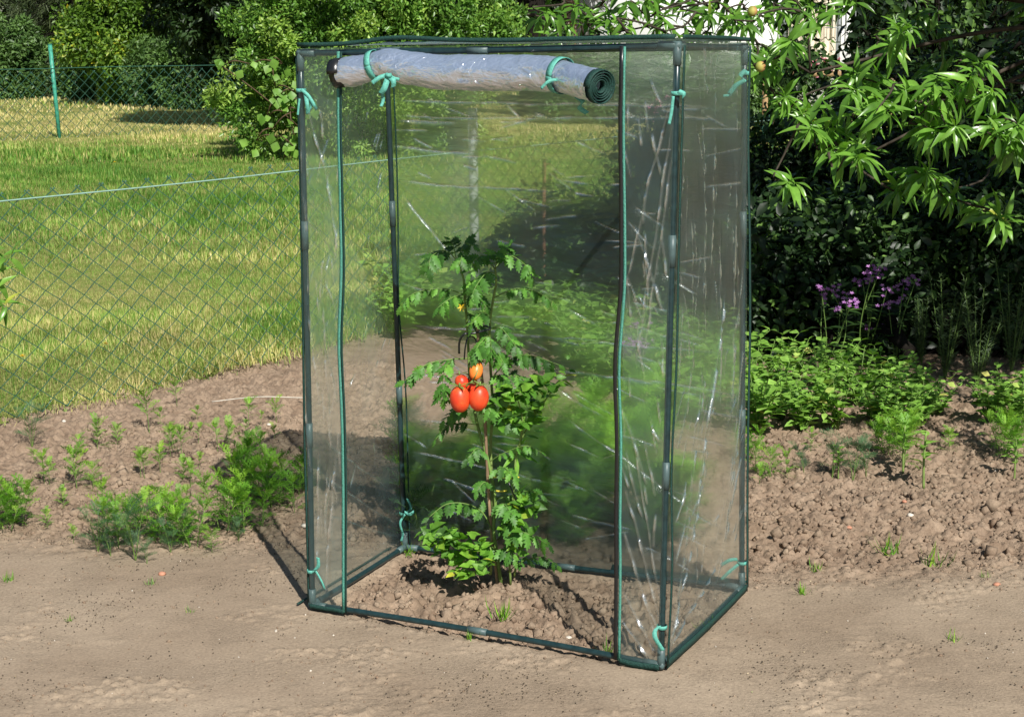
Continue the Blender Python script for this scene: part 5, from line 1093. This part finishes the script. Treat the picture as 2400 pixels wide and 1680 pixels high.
# weeds on the bare ground
for px, py, s, lab in [(1180, 1450, 1.3, 'bright green grass tuft inside the greenhouse by the front bar'), (2085, 1290, 1.4, 'yellow-green weed standing in the crumbly soil on the right'), (2190, 1315, 1.6, 'dark low weed on the right, beside the yellow-green one'), (1915, 1335, .9, 'small weed in the soil right of the greenhouse corner'), (1425, 1525, .9, 'pale shoot beside the right door edge'), (1880, 1390, .9, 'thin weed below the crumbly soil, right of the greenhouse'), (2235, 1500, .8, 'faint yellow-green weed in the right foreground'), (445, 1435, .5, 'tiny weed in the middle of the left foreground'), (355, 1370, .6, 'small green weed beside the orange stone on the left'), (20, 1360, .8, 'small weed at the left edge of the foreground'), (1100, 1500, .7, 'flat weed in front of the greenhouse front bar'), (2310, 1350, .6, 'small weed at the right, near the orange stone'), (960, 1300, .9, 'weed at the rear left foot of the greenhouse'), (160, 1455, .5, 'tiny weed in the left foreground, near the edge'), (1650, 1475, .9, 'wispy weed at the foot of the right side sheet')]:
    p = G(px, py); place('weed', p[0], p[1], s*.72, lab, 'weeds on the bare soil')

# stones, clods, sticks
def stone(px, py, s, m, label):
    s *= .68; p = G(px, py); n = 9; u = np.linspace(0, 2*math.pi, n+1)[:-1]; v = np.linspace(.1, math.pi-.1, 6); U, Vv = np.meshgrid(u, v)
    r0 = s*(1+.35*(rng.random(U.shape)-.5)); pt = np.stack([r0*np.sin(Vv)*np.cos(U)*1.2, r0*np.sin(Vv)*np.sin(U), r0*.7*np.cos(Vv)], -1).reshape(-1, 3); ix = np.arange(n*6).reshape(6, n); nx_ = np.roll(ix, -1, 1)
    o = Geo().add(pt, [np.stack([ix[:-1], ix[1:], nx_[1:], nx_[:-1]], -1).reshape(-1, 4), ix[0][None], ix[-1][None, ::-1]]).build('stone', M[m]); o.location = (p[0], p[1], float(zground(p[0], p[1]))+s*.35); tag(o, label, 'stone', 'stones on the soil')
stone(380, 1347, .014, 'orange', 'orange stone lying on the bare soil in the left foreground'); stone(2336, 1370, .013, 'orange', 'orange stone on the bare soil in the right foreground'); stone(1990, 1232, .013, 'orange', 'pale orange stone in the crumbly soil on the right')
stone(2133, 1203, .015, 'pebble', 'largest whitish stone in the crumbly soil right of the greenhouse'); stone(714, 1230, .015, 'pebble', 'white stone left of the greenhouse beside its front pole'); stone(150, 990, .012, 'pebble', 'whitish stone at the back of the left bed'); stone(630, 993, .013, 'pebble', 'white stone behind the left bed, near the greenhouse'); stone(1333, 1480, .011, 'pebble', 'pale stone inside the greenhouse near the right door edge'); stone(2120, 1168, .011, 'orange', 'reddish stone under the herb stalks on the right')
ck = Geo(); n = 34000; cx_ = rng.uniform(-1.75, 2.1, n); cy_ = rng.uniform(2.9, 6.4, n)
dm = dug_mask(cx_, cy_); keep = (rng.random(n) < .1+.5*sstep(0, .2, fbm(cx_*4.5, cy_*5.5, 4, 12))+.6*dm) & (fdist(cx_, cy_) < -.1); cx_, cy_, dm = cx_[keep], cy_[keep], dm[keep]; n = len(cx_)
oc = np.array([(1, 0, 0), (-1, 0, 0), (0, 1, 0), (0, -1, 0), (0, 0, .8), (0, 0, -.8), (.6, .6, .3), (-.6, .55, -.2)]); T_CL = (oc[:6], [np.array([(0, 2, 4), (2, 1, 4), (1, 3, 4), (3, 0, 4), (2, 0, 5), (1, 2, 5), (3, 1, 5), (0, 3, 5)])])
ck.scatter(T_CL, np.stack([cx_, cy_, zground(cx_, cy_)+.001], 1), rng.normal(0, 1, (n, 3)), rng.normal(0, 1, (n, 3)), rng.gamma(2, .0017, n)*(.6+1.3*dm), .4+.6*rng.random(n))
tag(ck.build('soil_crumbs', M['soil']), 'loose soil crumbs strewn over the bed', 'soil crumbs', kind='stuff')
pg = Geo(); n = 260; x, y = rng.uniform(-1.7, 2.1, n), rng.uniform(3.0, 6.3, n); k = fdist(x, y) < -.1; x, y = x[k], y[k]; n = len(x)
pg.scatter(T_CL, np.stack([x, y, zground(x, y)+.001], 1), rng.normal(0, 1, (n, 3)), rng.normal(0, 1, (n, 3)), rng.gamma(2, .0009, n), .5)
tag(pg.build('gravel', M['pebble']), 'tiny pale grit scattered over the soil', 'grit', kind='stuff')
M['debris'] = leafmat('debris_and_crumb_shade', [(0, (.04, .03, .02)), (.55, (.1, .075, .052)), (.8, (.2, .15, .09)), (.92, (.42, .34, .22)), (1, (.12, .17, .06))], .9, .1)  # real plant bits, plus dark tones painted in for crumb shadows
db = Geo(); n = 60000; x, y = rng.uniform(-1.75, 2.1, n), rng.uniform(2.9, 6.3, n); cl_ = fbm(x*3.2, y*3.6, 4, 12)+.6*fbm(x*12, y*13, 2, 15)
k = (fdist(x, y) < -.1) & (rng.random(n) < .12+.88*sstep(.02, .22, cl_)); x, y = x[k], y[k]; n = len(x); a = rng.uniform(0, 6.28, n)
db.scatter((np.array([(-.3, 0, 0), (.34, .15, 0), (.12, 1, .12), (-.42, .5, .2)]), [np.array([(0, 1, 2, 3)])]), np.stack([x, y, zground(x, y)+.0015], 1), np.stack([np.cos(a), np.sin(a), rng.uniform(-.1, .5, n)], 1), np.stack([0*a, rng.normal(-.5, .4, n), 1+0*a], 1), .0013+np.minimum(rng.gamma(2, .0012, n), .0042), np.minimum(rng.beta(1.3, 2.2, n), 1))
tag(db.build('debris_and_crumb_shade', M['debris']), 'dead plant bits and dark flecks standing for crumb shadows, strewn over the soil', 'plant debris', kind='stuff')
a, b_ = G(497, 941, .02), G(712, 932, .02); o = Geo().tube(spline([[0, 0, 0], local((a+b_)/2, a)+[0, 0, .012], local(b_, a)], 20), .0023, 6).build('dry_stalk', M['string']); o.location = tuple(a); tag(o, 'thin white stalk lying across the soil left of the greenhouse', 'stalk')
